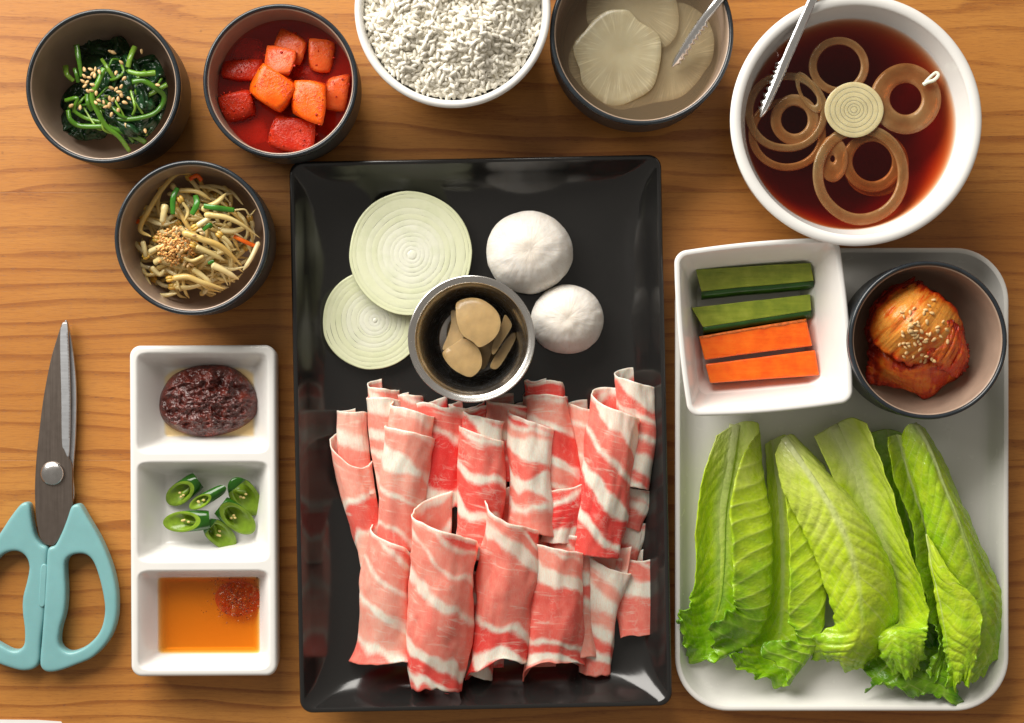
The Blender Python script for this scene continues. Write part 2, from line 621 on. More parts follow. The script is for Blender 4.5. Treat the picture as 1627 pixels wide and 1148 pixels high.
def m_brothonion():
    g = G('pickled_onion')
    e = g.attr('edge')
    n = g.noise(g.obj(), 110, 3)
    st = g.noise(g.obj(), 380, 3)
    k = g.mth('ADD', e, g.mth('MULTIPLY', g.mth('SUBTRACT', n, 0.5), 0.5), clamp=True)
    c = g.ramp(k, [(0.0, (0.27, 0.165, 0.055)), (0.45, (0.42, 0.30, 0.13)), (1.0, (0.66, 0.57, 0.36))])
    c = g.mix(g.mth('MULTIPLY', g.ss(st, 0.5, 0.75), 0.2), c, (0.36, 0.22, 0.07))
    g.p(col=c, rough=0.12, nor=g.bump(st, 0.15, 0.0005), spec=0.7)
    t = g.n('ShaderNodeBsdfTransparent', {'Color': (0.95, 0.70, 0.38)})
    mx = g.n('ShaderNodeMixShader', {0: g.mth('SUBTRACT', 0.80, g.mth('MULTIPLY', k, 0.50)), 1: g.b.outputs[0], 2: t.outputs[0]})
    g.surface(mx.outputs[0])
    return g.m


def m_mushroom():
    g = G('white_mushroom_skin')
    v = g.obj()
    xyz = g.n('ShaderNodeSeparateXYZ', {0: v})
    ang = g.mth('ARCTAN2', xyz.outputs[1], xyz.outputs[0])
    rr = g.mth('SQRT', g.mth('ADD', g.mth('MULTIPLY', xyz.outputs[0], xyz.outputs[0]), g.mth('MULTIPLY', xyz.outputs[1], xyz.outputs[1])))
    cyl = g.n('ShaderNodeCombineXYZ', {0: g.mth('MULTIPLY', g.mth('COSINE', ang), 9.0), 1: g.mth('MULTIPLY', g.mth('SINE', ang), 9.0), 2: g.mth('MULTIPLY', rr, 130.0)}).outputs[0]
    wr = g.noise(cyl, 0.75, 4, 0.6)
    n = g.noise(v, 90, 4, 0.6)
    c = g.ramp(n, [(0.3, (0.70, 0.65, 0.58)), (0.65, (0.79, 0.76, 0.71))])
    centre = g.ss(rr, 0.016, 0.0)
    c = g.mix(g.mth('MULTIPLY', centre, 0.35), c, (0.66, 0.55, 0.42))
    crack = g.ss(g.mth('ABSOLUTE', g.mth('SUBTRACT', wr, 0.5)), 0.018, 0.0)
    c = g.mix(g.mth('MULTIPLY', crack, 0.35), c, (0.56, 0.46, 0.36))
    g.p(col=c, rough=0.62, sss=0.3, sssr=(1, .8, .6), ssss=0.004, nor=g.bump(g.mth('ADD', g.mth('MULTIPLY', wr, 0.8), g.mth('MULTIPLY', n, 0.8)), 0.5, 0.0010))
    return g.m


def m_radish_slice():
    g = G('pickled_radish_slice')
    v = g.obj()
    xyz = g.n('ShaderNodeSeparateXYZ', {0: v})
    ang = g.mth('ARCTAN2', xyz.outputs[1], xyz.outputs[0])
    rr = g.mth('SQRT', g.mth('ADD', g.mth('MULTIPLY', xyz.outputs[0], xyz.outputs[0]), g.mth('MULTIPLY', xyz.outputs[1], xyz.outputs[1])))
    cyl = g.n('ShaderNodeCombineXYZ', {0: g.mth('MULTIPLY', g.mth('COSINE', ang), 15.0), 1: g.mth('MULTIPLY', g.mth('SINE', ang), 15.0), 2: g.mth('MULTIPLY', rr, 40.0)}).outputs[0]
    st = g.noise(cyl, 1.0, 3, 0.7)
    m = g.mth('MULTIPLY', g.ss(st, 0.48, 0.72), g.ss(rr, 0.007, 0.024))
    n = g.noise(v, 70, 3)
    c = g.ramp(n, [(0.3, (0.50, 0.44, 0.29)), (0.7, (0.58, 0.53, 0.37))])
    c = g.mix(g.mth('MULTIPLY', m, 0.26), c, (0.68, 0.62, 0.46))
    g.p(col=c, rough=0.2, sss=0.4, sssr=(1, .8, .5), ssss=0.004, nor=g.bump(st, 0.10, 0.0004))
    t = g.n('ShaderNodeBsdfTransparent', {'Color': (0.9, 0.82, 0.62)})
    mx = g.n('ShaderNodeMixShader', {0: g.mth('SUBTRACT', 0.42, g.mth('MULTIPLY', m, 0.28)), 1: g.b.outputs[0], 2: t.outputs[0]})
    g.surface(mx.outputs[0])
    return g.m


def m_kkakdugi(name, c0, c1, chili):
    g = G(name)
    v = g.obj()
    n = g.noise(v, 130, 4, 0.6)
    f = g.noise(v, 620, 3, 0.6)
    c = g.ramp(n, [(0.3, c0), (0.7, c1)])
    c = g.mix(g.mth('MULTIPLY', g.ss(g.noise(v, 55, 3), 0.50, 0.66), 0.62), c, (0.52, 0.024, 0.005))
    fl = g.mth('MULTIPLY', g.ss(f, 0.50, 0.62), g.ss(g.noise(v, 60, 3), 0.62 - chili, 0.80 - chili))
    c = g.mix(fl, c, (0.50, 0.035, 0.012))
    sd = g.ss(g.voro(v, 420.0), 0.16, 0.08)
    c = g.mix(g.mth('MULTIPLY', sd, 0.55), c, (0.33, 0.02, 0.008))
    g.p(col=c, rough=g.mth('ADD', 0.20, g.mth('MULTIPLY', n, 0.2)), sss=0.4, sssr=(1, 0.35, 0.1), ssss=0.006, nor=g.bump(g.mth('ADD', g.mth('MULTIPLY', f, 0.6), g.mth('MULTIPLY', fl, 1.2)), 0.4, 0.0009), spec=0.3)
    return g.m


def m_kimchi():
    g = G('cabbage_kimchi')
    uv = g.attr('uvp', 'Vector')
    red = g.attr('red')
    n = g.noise(uv, 0.05, 4, 0.6)
    st = g.noise(g.map(uv, (0.035, 0.30, 1)), 1.0, 3, 0.6)
    f = g.noise(uv, 0.5, 3)
    k = g.mth('ADD', red, g.mth('ADD', g.mth('MULTIPLY', g.mth('SUBTRACT', n, 0.5), 1.1), g.mth('MULTIPLY', g.mth('SUBTRACT', st, 0.5), 0.55)), clamp=True)
    c = g.ramp(k, [(0.0, (0.76, 0.29, 0.045)), (0.35, (0.72, 0.15, 0.012)), (0.65, (0.54, 0.038, 0.004)), (1.0, (0.24, 0.008, 0.003))])
    sp = g.ss(g.voro(uv, 0.11), 0.14, 0.07)
    c = g.mix(g.mth('MULTIPLY', sp, 0.6), c, (0.34, 0.014, 0.005))
    g.p(col=c, rough=g.mth('ADD', 0.20, g.mth('MULTIPLY', n, 0.15)), sss=0.35, sssr=(1, .4, .12), ssss=0.005, nor=g.bump(g.mth('ADD', st, g.mth('MULTIPLY', f, 0.35)), 0.55, 0.0011))
    return g.m


M['onion'] = m_onion()
M['bonion'] = m_brothonion()
M['bonion_pale'] = plain('pale_soaked_onion', (0.58, 0.50, 0.28), 0.25, 0.12, 90, sss=0.5, sssr=(1, .8, .5), ssss=0.004)
M['mushroom'] = m_mushroom()
M['rslice'] = m_radish_slice()
M['kk_orange'] = m_kkakdugi('orange_radish', (0.80, 0.085, 0.003), (0.88, 0.16, 0.006), 0.20)
M['kk_pink'] = m_kkakdugi('pale_orange_radish', (0.62, 0.070, 0.009), (0.74, 0.14, 0.026), 0.16)
M['kk_red'] = m_kkakdugi('red_radish', (0.42, 0.011, 0.003), (0.58, 0.040, 0.008), 0.32)
M['kimchi'] = m_kimchi()
M['garlic'] = plain('soaked_garlic', (0.44, 0.295, 0.13), 0.32, 0.14, 130, bump=0.25, bscale=420, bdist=0.0005, sss=0.5, sssr=(1, .7, .4), ssss=0.005)
def m_rice():
    g = G('steamed_rice')
    n = g.noise(g.obj(), 220, 3)
    c = g.ramp(n, [(.3, (.88, .83, .70)), (.7, (.94, .90, .80))])
    g.p(col=c, rough=.22, spec=.5, nor=g.bump(g.noise(g.obj(), 900, 2), .15, .0003))
    g.translucent((.98, .96, .89), .14)
    return g.m


M['rice'] = m_rice()
M['sesame'] = plain('sesame_seed', (0.70, 0.46, 0.20), 0.4, 0.15, 300)
M['toast'] = plain('toasted_crumb', (0.84, 0.48, 0.17), 0.45, 0.22, 260, sss=0.2, ssss=0.002)
def m_sprout():
    g = G('bean_sprout')
    n = g.noise(g.obj(), 80, 3)
    k = g.mth('ADD', g.mth('MULTIPLY', g.rnd(), .5), g.mth('MULTIPLY', n, .6))
    c = g.ramp(k, [(.2, (.66, .42, .10)), (.5, (.82, .66, .28)), (.9, (.90, .83, .52))])
    g.p(col=c, rough=.16, nor=g.bump(g.noise(g.obj(), 260, 3), .2, .0006))
    g.translucent((.85, .72, .36), .16)
    return g.m


M['sprout'] = m_sprout()
M['bean'] = plain('bean_head', (0.66, 0.40, 0.07), 0.3, 0.3, 120, sss=0.4, ssss=0.003)
M['scallion'] = plain('scallion_green', (0.05, 0.22, 0.02), 0.22, 0.3, 110)
def m_stem():
    g = G('spinach_stem')
    n = g.noise(g.obj(), 70, 3)
    k = g.mth('ADD', g.mth('MULTIPLY', g.rnd(), .6), g.mth('MULTIPLY', n, .6))
    c = g.ramp(k, [(.2, (.035, .125, .012)), (.55, (.10, .25, .018)), (.9, (.24, .40, .05))])
    g.p(col=c, rough=.18, sss=.2, sssr=(.5, 1, .2), ssss=.003, nor=g.bump(g.noise(g.obj(), 300, 3), .3, .0006))
    return g.m


M['stem'] = m_stem()
M['spinach'] = plain('cooked_spinach_leaf', (0.010, 0.042, 0.013), 0.20, 0.5, 120, bump=0.6, bscale=260, bdist=0.0012)
def m_stick(name, c0, c1, c2, sssr):
    """cut vegetable flesh: fibres run along the stick"""
    g = G(name)
    v = g.obj()
    fib = g.noise(g.map(v, (35, 420, 420)), 1.0, 3, .6)
    blot = g.noise(v, 90, 3)
    c = g.ramp(g.mth('ADD', g.mth('MULTIPLY', fib, .25), g.mth('MULTIPLY', blot, .75)), [(.3, c0), (.5, c1), (.7, c2)])
    g.p(col=c, rough=g.mth('ADD', .18, g.mth('MULTIPLY', fib, .3)), sss=.35, sssr=sssr, ssss=.005, spec=.5, nor=g.bump(g.mth('ADD', fib, g.mth('MULTIPLY', g.noise(v, 600, 2), .4)), .35, .0007))
    return g.m


M['carrot'] = m_stick('raw_carrot', (.80, .085, .004), (.92, .15, .006), (.95, .21, .012), (1, .4, .1))
M['carrot_rough'] = plain('carrot_skin_edge', (0.62, 0.13, 0.012), 0.5, 0.35, 420, bump=0.8, bscale=700, bdist=0.0009)
M['cuke'] = m_stick('cucumber_flesh', (.16, .23, .018), (.27, .33, .028), (.40, .44, .06), (.8, 1, .3))
M['cuke_skin'] = plain('cucumber_skin', (0.022, 0.085, 0.010), 0.28, 0.35, 80, bump=0.2, bscale=260, bdist=0.0005)
M['pep_skin'] = plain('green_chili_skin', (0.020, 0.105, 0.006), 0.14, 0.35, 80, bump=0.12, bscale=160, bdist=0.0006)
M['pep_flesh'] = plain('green_chili_flesh', (0.19, 0.31, 0.018), 0.30, 0.25, 160, bump=0.4, bscale=500, bdist=0.0006, sss=0.3, sssr=(.6, 1, .2), ssss=0.003)
M['pep_seed'] = plain('chili_seed', (0.66, 0.52, 0.18), 0.4, 0.2, 400)
M['chili'] = plain('red_chili_flake', (0.42, 0.02, 0.008), 0.3, 0.3, 300)
M['paper'] = plain('white_paper', (0.80, 0.79, 0.76), 0.8, 0.05, 50)


def m_paste():
    g = G('soybean_chili_paste')
    v = g.obj()
    n = g.noise(v, 150, 4, 0.65)
    f = g.noise(v, 480, 4, 0.6)
    c = g.ramp(n, [(0.3, (0.040, 0.006, 0.004)), (0.55, (0.105, 0.014, 0.008)), (0.75, (0.25, 0.032, 0.012))])
    g.p(col=c, rough=g.mth('ADD', 0.05, g.mth('MULTIPLY', n, 0.20)), nor=g.bump(g.mth('ADD', n, g.mth('MULTIPLY', f, 0.35)), 0.9, 0.0022), spec=0.8)
    return g.m


M['paste'] = m_paste()
# ------------------------------------------------------------------ setting: plank table
table = thing('table_top', (0, 0, 0), None, None, kind='structure')
table['label'] = 'oiled wooden table top of wide boards under all the dishes'
for k, (ya, yb) in enumerate([(-547, -121), (-121, 305), (305, 731), (731, 1157), (1157, 1583)]):
    wy0, wy1 = (CY - yb) * S + 0.00004, (CY - ya) * S - 0.00004
    hx, T = 0.75, 0.03
    V = [(sx * hx, y, z) for z in (-T, 0) for y in (wy0, wy1) for sx in (-1, 1)]
    F = [(0, 1, 3, 2), (4, 5, 7, 6), (0, 1, 5, 4), (2, 3, 7, 6), (0, 2, 6, 4), (1, 3, 7, 5)]
    # own origin on each board so that the grain differs from board to board
    o = mesh('plank', V, F, M['wood'], origin=(0.03 * k, (wy0 + wy1) / 2, 0), smooth=False)
    o.parent = table
    md = o.modifiers.new('bevel', 'BEVEL')
    md.width, md.segments = 0.00022, 2


# ------------------------------------------------------------------ round bowls
def stone_bowl(cx, cy, Rapp, H, z0, label):
    R = Rapp * fz(z0 + H)
    t = thing('stoneware_bowl', base_of(cx, cy, z0 + H, z0), label, 'bowl', 'dark stoneware side dish bowls')
    k = R / 115.0
    outer = [(0, 3), (60 * k, 3), (62 * k, 0), (70 * k, 0), (74 * k, 4), (90 * k, 12), (106 * k, 30), (R - 3, 52), (R - 1.2, 80), (R, H - 10)]
    V, F = lathe_vf(outer[:5] + smooth_prof(outer[4:], 16)[1:], 96)
    mesh('body', place(V, cx, cy, z0, zref=z0 + H), F, M['bowl_out'], t)
    rim = [(R, H - 10), (R + 0.4, H - 5), (R - 0.6, H - 1.6), (R - 3.2, H), (R - 5.6, H - 1.2), (R - 6.6, H - 3.4)]
    V, F = lathe_vf(smooth_prof(rim, 14), 128)
    mesh('rim', place(V, cx, cy, z0, zref=z0 + H), F, M['bowl_rim'], t)
    inn = [(R - 6.6, H - 3.4), (R - 8.2, H - 5.0), (R - 8.8, H - 14), (R - 10, H - 50), (R - 16, 46), (R - 34, 24), (60 * k, 15), (30 * k, 12), (0, 12)]
    V, F = lathe_vf(smooth_prof(inn, 26), 96)
    V[-1] = (0, 0, 12)
    mesh('lining', place(V, cx, cy, z0, zref=z0 + H), F, M['bowl_in'], t)
    return t


BH = 138
stone_bowl(163, 136, 123, BH, 0, 'dark stoneware bowl with taupe inside that holds the green spinach')
stone_bowl(445, 128, 123, BH, 0, 'dark stoneware bowl with taupe inside that holds the red radish cubes')
stone_bowl(304, 377, 123, BH, 0, 'dark stoneware bowl with taupe inside that holds the bean sprouts')
stone_bowl(1020, 52, 146, BH, 0, 'wide dark stoneware bowl that holds the thin pickled radish slices')
stone_bowl(1475, 540, 126, BH, 9, 'dark stoneware bowl standing on the white tray with cabbage kimchi')


def white_bowl(name, cx, cy, Rapp, H, lip, inn, label, foot):
    R = Rapp * fz(H)
    t = thing(name, base_of(cx, cy, H, 0), label, 'bowl')
    o1 = [(0, 4), (foot - 8, 4), (foot - 6, 0), (foot, 0), (foot + 2, 8)]
    o2 = [(foot + 2, 8), (R * 0.72, 26), (R * 0.90, 70), (R * 0.97, H - 30), (R, H - 8), (R - 1, H - 2), (R - lip * .5, H), (R - lip + 1, H - 2.5), (R - lip - 1, H - 8)]
    V, F = lathe_vf(o1 + smooth_prof(o2, 34)[1:], 128)
    mesh('outer_wall', place(V, cx, cy, 0, zref=H), F, M['white'], t)
    V, F = lathe_vf(smooth_prof([(R - lip - 1, H - 8)] + inn, 28)[:-1] + [(0, inn[-1][1])], 128)
    mesh('inner_wall', place(V, cx, cy, 0, zref=H), F, M['white'], t)
    return t


white_bowl('rice_bowl', 719, 14, 156, 150, 11, [(128, 110), (112, 60), (75, 22), (0, 14)],
           'round white porcelain bowl heaped with steamed rice', 70)
white_bowl('soup_bowl', 1361, 190, 200, 165, 16, [(159, 128), (148, 96), (118, 52), (70, 26), (0, 20)],
           'large round white bowl filled with dark broth and onion rings', 90)


# ------------------------------------------------------------------ rectangular ware
def rr_loft(spec, n_s=12, n_c=8, caps=(True, True)):
    """spec: list of (hx, hy, r, z, bulge)"""
    rings = []
    for hx, hy, r, z, b in spec:
        P = rrect(hx, hy, r, n_s, n_c, b)
        rings.append(np.column_stack([P, np.full(len(P), z)]))
    return loft_rings(rings, *caps)


# black serving plate
t = thing('serving_plate', base_of(763.5, 689, 65, 0), 'large rectangular glossy black plate under the beef rolls and onion slices', 'plate')
HX, HY = 287.5, 426.0
V, F = rr_loft([(HX - 62, HY - 62, 20, 0, 0), (HX - 58, HY - 58, 22, 2, 0), (HX - 40, HY - 40, 22, 20, 0), (HX - 12, HY - 12, 22, 46, 0), (HX - 1, HY - 1, 20, 58, 0), (HX, HY, 20, 61, 0),
                (HX - 1.5, HY - 1.5, 19, 64, 0), (HX - 4, HY - 4, 18, 65, 0), (HX - 7, HY - 7, 17, 63.5, 0)], 20, 8, (True, False))
mesh('underside', place(V, 763.5, 689, 0, 1.15, 65), F, M['plate'], t)
V, F = rr_loft([(HX - 7, HY - 7, 17, 63.5, 0), (HX - 9, HY - 9, 17, 61, 0), (HX - 20, HY - 20, 26, 44, 0), (HX - 32, HY - 32, 38, 28, 0), (HX - 46, HY - 46, 55, 17, 0), (HX - 60, HY - 60, 70, 11.5, 0), (HX - 76, HY - 76, 80, 10, 0), (HX - 120, HY - 120, 60, 10, 0)], 20, 8, (False, True))
mesh('upper_face', place(V, 763.5, 689, 0, 1.15, 65), F, M['plate'], t)

# white tray
t = thing('serving_tray', base_of(1338, 761.5, 45, 0), 'white rounded rectangular tray carrying the lettuce and two bowls', 'tray')
HX, HY, CR_ = 260, 361, 84
V, F = rr_loft([(HX - 30, HY - 30, 66, 0, 0), (HX - 26, HY - 26, 68, 1, 0), (HX - 8, HY - 8, 80, 20, 0), (HX, HY, CR_, 42, 0), (HX - 1, HY - 1, CR_ - 1, 44.5, 0), (HX - 4, HY - 4, CR_ - 3, 45.5, 0), (HX - 7.5, HY - 7.5, CR_ - 6, 44, 0)], 20, 14, (True, False))
mesh('outer_wall', place(V, 1338, 761.5, 0, 0.0, 45), F, M['tray'], t)
V, F = rr_loft([(HX - 7.5, HY - 7.5, CR_ - 6, 44, 0), (HX - 9, HY - 9, CR_ - 7, 41, 0), (HX - 15, HY - 15, CR_ - 11, 24, 0), (HX - 20, HY - 20, CR_ - 15, 14, 0), (HX - 27, HY - 27, CR_ - 20, 9.5, 0), (HX - 36, HY - 36, CR_ - 26, 8, 0), (HX - 90, HY - 90, 40, 8, 0)], 20, 14, (False, True))
mesh('inner_face', place(V, 1338, 761.5, 0, 0.0, 45), F, M['tray'], t)

# square bowl on the tray
t = thing('square_bowl', base_of(1213.5, 519, 130, 9), 'white square porcelain bowl on the tray with carrot and cucumber sticks', 'bowl')
HX = 123.5
V, F = rr_loft([(70, 70, 16, 0, 0), (74, 74, 17, 1.5, 0), (80, 80, 18, 10, 1), (102, 102, 19, 62, 2), (118, 118, 18, 106, 4), (HX, HX, 17, 118, 5), (HX - .5, HX - .5, 16, 120, 5), (HX - 3.5, HX - 3.5, 14, 121.5, 5), (HX - 7, HX - 7, 12, 120, 5)], 14, 8, (True, False))
mesh('outer_wall', place(V, 1213.5, 519, 9, 5.0, 130), F, M['white'], t)
V, F = rr_loft([(HX - 7, HX - 7, 12, 120, 5), (HX - 9.5, HX - 9.5, 11, 116, 4.5), (106, 106, 13, 90, 3), (97, 97, 15, 55, 2), (90, 90, 17, 22, 1), (84, 84, 18, 12, 0), (74, 74, 18, 8, 0), (40, 40, 10, 7.5, 0)], 14, 8, (False, True))
mesh('inner_face', place(V, 1213.5, 519, 9, 5.0, 130), F, M['white'], t)


# three-part sauce dish: one cast piece, a height field with three wells
def sauce_dish():
    H, fl = 62.0, 11.0
    hx, hy, cr_ = 113.0, 256.0, 17.0
    cx, cy = 322.5, 811.5
    t = thing('sauce_dish', base_of(cx, cy, H, 0), 'long white dish with three square wells of paste, chili and sauce', 'dish')
    wells = [(hy - 11, hy - 166), (hy - 180, hy - 334), (hy - 348, -hy + 11)]
    nx, ny = 116, 262
    X, Y = np.meshgrid(np.linspace(-hx, hx, nx), np.linspace(-hy, hy, ny), indexing='ij')
    # pull the four corners onto the rounded outline
    qx, qy = np.abs(X) - (hx - cr_), np.abs(Y) - (hy - cr_)
    co = (qx > 0) & (qy > 0)
    l = np.hypot(qx, qy) + 1e-9
    m = np.maximum(qx, qy)
    k = np.where(co, m / l, 1.0)
    X = np.where(co, np.sign(X) * (hx - cr_ + qx * k), X)
    Y = np.where(co, np.sign(Y) * (hy - cr_ + qy * k), Y)
    Z = np.full(X.shape, H)
    wid = hx - 11
    for ya, yb in wells:
        yc, hl = (ya + yb) / 2, (ya - yb) / 2
        runx, runy = 36.0, 26.0
        dx = ((np.abs(X) - (wid - runx)) / runx).clip(0, None)
        dy = ((np.abs(Y - yc) - (hl - runy)) / runy).clip(0, None)
        tt = (dx ** 5 + dy ** 5) ** (1 / 5.0)
        e = np.where(tt < 1, tt, 1)
        zz = fl + (H - fl) * (0.42 * e ** 2 + 0.58 * (1 - np.cos(np.pi * e)) / 2)
        Z = np.minimum(Z, zz)
    # soft outer lip
    qx, qy = np.abs(X) - (hx - cr_), np.abs(Y) - (hy - cr_)
    sd = np.hypot(qx.clip(0), qy.clip(0)) + np.minimum(np.maximum(qx, qy), 0) - cr_
    lip = ((sd + 6) / 6).clip(0, 1)
    Z = Z - 5 * (1 - np.sqrt((1 - lip ** 2).clip(0)))
    V = np.stack([X, Y, Z], -1).reshape(-1, 3)
    F = grid_faces(nx, ny)
    idx = [(i, 0) for i in range(nx)] + [(nx - 1, j) for j in range(1, ny)] + [(i, ny - 1) for i in range(nx - 2, -1, -1)] + [(0, j) for j in range(ny - 2, 0, -1)]
    loop = [i * ny + j for i, j in idx]
    b = len(V)
    B = V[loop].copy()
    r1, r2 = B.copy(), B.copy()
    r1[:, 2] = 20
    r1[:, :2] *= 0.985
    r2[:, 2] = 0
    r2[:, :2] *= 0.95
    V = np.vstack([V, r1, r2])
    n = len(loop)
    for q in range(n):
        w = (q + 1) % n
        F.append((loop[q], loop[w], b + w, b + q))
        F.append((b + q, b + w, b + n + w, b + n + q))
    F.append(tuple(range(b + n, b + 2 * n)))
    mesh('body', place(V, cx, cy, 0, 0.3, H), F, M['white'], t)


sauce_dish()

# corner of a white paper napkin at the table's near edge
P = np.array([(-90, 1142, 0), (60, 1143.5, 0), (97, 1146, 0), (130, 1190, 0), (120, 1330, 0), (-140, 1330, 0)], float)
Pt = P.copy(); Pt[:, 2] = 3
V = np.vstack([W(P), W(Pt)])
n = len(P)
F = [tuple(range(n))[::-1], tuple(range(n, 2 * n))] + [(i, (i + 1) % n, n + (i + 1) % n, n + i) for i in range(n)]
tagit(mesh('paper_napkin', V, F, M['paper'], smooth=False), 'edge of a white paper napkin just below the scissors', 'napkin')


# ------------------------------------------------------------------ steel cup with garlic
t = thing('steel_cup', base_of(749, 538, 110, 10), 'small brushed steel cup of garlic slices standing on the black plate', 'cup')
R = 101 * fz(110)
V, F = lathe_vf([(0, 1), (55, 1), (58, 0), (62, 1)] + smooth_prof([(62, 1), (67, 8), (72, 40), (80, 78), (88, 92), (R - 1.5, 97), (R, 98.5), (R, 100), (R - 1.2, 100.8)], 20)[1:], 96)
mesh('outer_wall', place(V, 749, 538, 10, zref=110), F, M['steel'], t)
V, F = lathe_vf(smooth_prof([(R - 1.2, 100.8), (R - 3, 100.2), (R - 10, 97.5), (83, 91), (77, 78), (66, 40), (58, 10), (50, 4), (0, 3)], 30)[:-1] + [(0, 3)], 96)
mesh('inner_wall', place(V, 749, 538, 10, zref=110), F, M['steel'], t)
# ------------------------------------------------------------------ food on the black plate
def onion_slice(cx, cy, z, r, th, tilt, label, seed):
    """tilt = (dz/dx, dz/dy) in layout units"""
    t = thing('onion_slice', tuple(W(np.array([cx, cy, z]))), label, 'onion slice')
    edges = [0.0, 0.07, 0.13, 0.21, 0.30, 0.37, 0.47, 0.555, 0.66, 0.75, 0.87, 0.945, 1.0]
    rr_ = np.random.default_rng(seed)
    edges = [e + (rr_.uniform(-.018, .018) if 0 < e < 1 else 0) for e in edges]
    N = 96
    a = np.linspace(0, 2 * math.pi, N, endpoint=False)
    for k in range(len(edges) - 1):
        r0, r1 = edges[k] * r + (0.04 if k else 0), edges[k + 1] * r
        dz = rr_.uniform(-.07, .07) + (.15 if k < 3 else 0)
        wob = 1 + 0.03 * n1(3 + np.cos(a) * 1.5 + 5 + k * .13, seed) + 0.03 * n1(np.sin(a) * 1.5 + 9 + k * .11, seed + 3) + .012 * n1(np.sin(a * 2 + k * .3) * 2 + 4, seed + 7)
        w = r1 - r0
        if k == 0:
            prof = [(0.01, th + dz + .6), (r1 * .6, th + dz + .6), (r1 - 1, th + dz), (r1, th + dz - .5), (r1, 0)]
        else:
            prof = [(r0, 0), (r0, th + dz - .12), (r0 + min(1.0, w * .2), th + dz), (r0 + w * .5, th + dz + .1), (r1 - min(1.0, w * .2), th + dz), (r1, th + dz - .2 - (1.2 if k == len(edges) - 2 else 0)), (r1, 0)]
        rows = []
        for pr, pz in prof:
            ecc = 3.0 * (1 - pr / r)      # the heart sits a little off centre
            x, y = pr * wob * np.cos(a) + ecc, pr * wob * np.sin(a) + ecc * .6
            zz = pz + tilt[0] * x + tilt[1] * y
            rows.append(np.stack([cx + x, cy + y, z + zz], -1))
        V = np.vstack(rows)
        F = grid_faces(len(prof), N, k > 0, True)
        if k == 0:
            F.append(tuple(range(N)))
        mesh('onion_ring', W(V), F, M['onion'], t, attrs={'ring': np.clip(1.0 - k / 12 + rr_.uniform(-.16, .16), 0, 1)}, sharp=50)


onion_slice(593, 507, 11, 81, 15, (0.02, 0.0), 'smaller pale onion slice tucked under the larger slice and steel cup', 3)
onion_slice(652, 403, 25, 98, 15, (-0.085, 0.05), 'larger pale green onion slice lying on top of the smaller one', 5)


def mushroom(cx, cy, rx, ry, h, seed, label):
    t = thing('mushroom', tuple(W(np.array([cx, cy, 10]))), label, 'mushroom')
    prof = smooth_prof([(0.001, 1.0), (.25, .985), (.5, .91), (.74, .75), (.92, .50), (1.0, .25), (.985, .10), (.90, .02), (.7, .03), (.3, .08), (0.001, .1)], 44)
    V, F = lathe_vf([(max(p, 0.002), q) for p, q in prof], 96)
    a = np.arctan2(V[:, 1], V[:, 0])
    rad = np.hypot(V[:, 0], V[:, 1])
    k = 1 + 0.035 * vn(np.stack([np.cos(a) * 1.3, np.sin(a) * 1.3, V[:, 2]], -1), seed) + 0.02 * vn(V * 3 + 7, seed)
    wr = 0.007 * fbm(np.stack([V[:, 0] * 6, V[:, 1] * 6, V[:, 2] * 6], -1), seed + 4, 3) + 0.004 * fbm(np.stack([np.cos(a) * 5, np.sin(a) * 5, rad * 2.5], -1), seed + 4, 2) * rad.clip(0, 1)
    x, y, zz = V[:, 0] * (k + wr) * rx, V[:, 1] * (k + wr) * ry, (V[:, 2] + wr * 1.2 + 0.02 * vn(V * 4, seed + 9)) * h
    P = np.stack([cx + x, cy - y, 10 + 12 + zz], -1)
    mesh('cap', W(P), F, M['mushroom'], t)
    V, F = lathe_vf([(0.001, 0), (rx * .30, 0), (rx * .32, 6), (rx * .30, 22), (rx * .3, 30)], 24)
    mesh('stalk', W(np.stack([cx + V[:, 0], cy + V[:, 1], 10 + V[:, 2]], -1)), F, M['mushroom'], t)


mushroom(842, 400, 69, 66, 62, 2, 'larger white button mushroom cap, upper of the two on the plate')
mushroom(901, 507, 57, 55, 56, 8, 'smaller white button mushroom cap beside the steel cup')


# garlic slices
def flat_slice(name, outline, z, th, tilt, mat, label, cat, group=None, dome=0.0, parent=None, org=None, closed_n=48, wave=0.0, seed=0, rings=5):
    """outline (k,2) layout coords -> a slice with real thickness, slightly domed"""
    O = cr(np.asarray(outline, float), closed_n, True)
    c = O.mean(0) if org is None else np.asarray(org, float)
    rows = []
    fr = np.linspace(1, 0.02, rings)

    def zz(P, s):
        d = P - c
        r = np.hypot(d[:, 0], d[:, 1]) / (np.abs(O - c).max() + 1e-9)
        w = wave * fbm(np.column_stack([P * 0.02, np.zeros(len(P))]), seed, 2)
        return z + tilt[0] * d[:, 0] + tilt[1] * d[:, 1] + dome * (1 - r ** 2) + w + s
    rows.append(np.column_stack([c + (O - c) * .03, zz(c + (O - c) * .03, -th)]))
    rows.append(np.column_stack([c + (O - c) * .985, zz(c + (O - c) * .985, -th)]))
    rows.append(np.column_stack([O, zz(O, -th + min(1.5, th * .3))]))
    rows.append(np.column_stack([O, zz(O, -min(1.5, th * .3))]))
    for f in np.linspace(0.985, 0.03, rings):
        P = c + (O - c) * f
        rows.append(np.column_stack([P, zz(P, 0)]))
    V, F = loft_rings(rows)
    wc = W(np.array([c[0], c[1], z]))
    o = mesh(name, W(V), F, mat, parent, origin=tuple(wc), sharp=60)
    if parent is None:
        tagit(o, label, cat, group)
    return o


def zg(pts, ox, oy, s):
    return [(ox + x / s, oy + y / s) for x, y in pts]


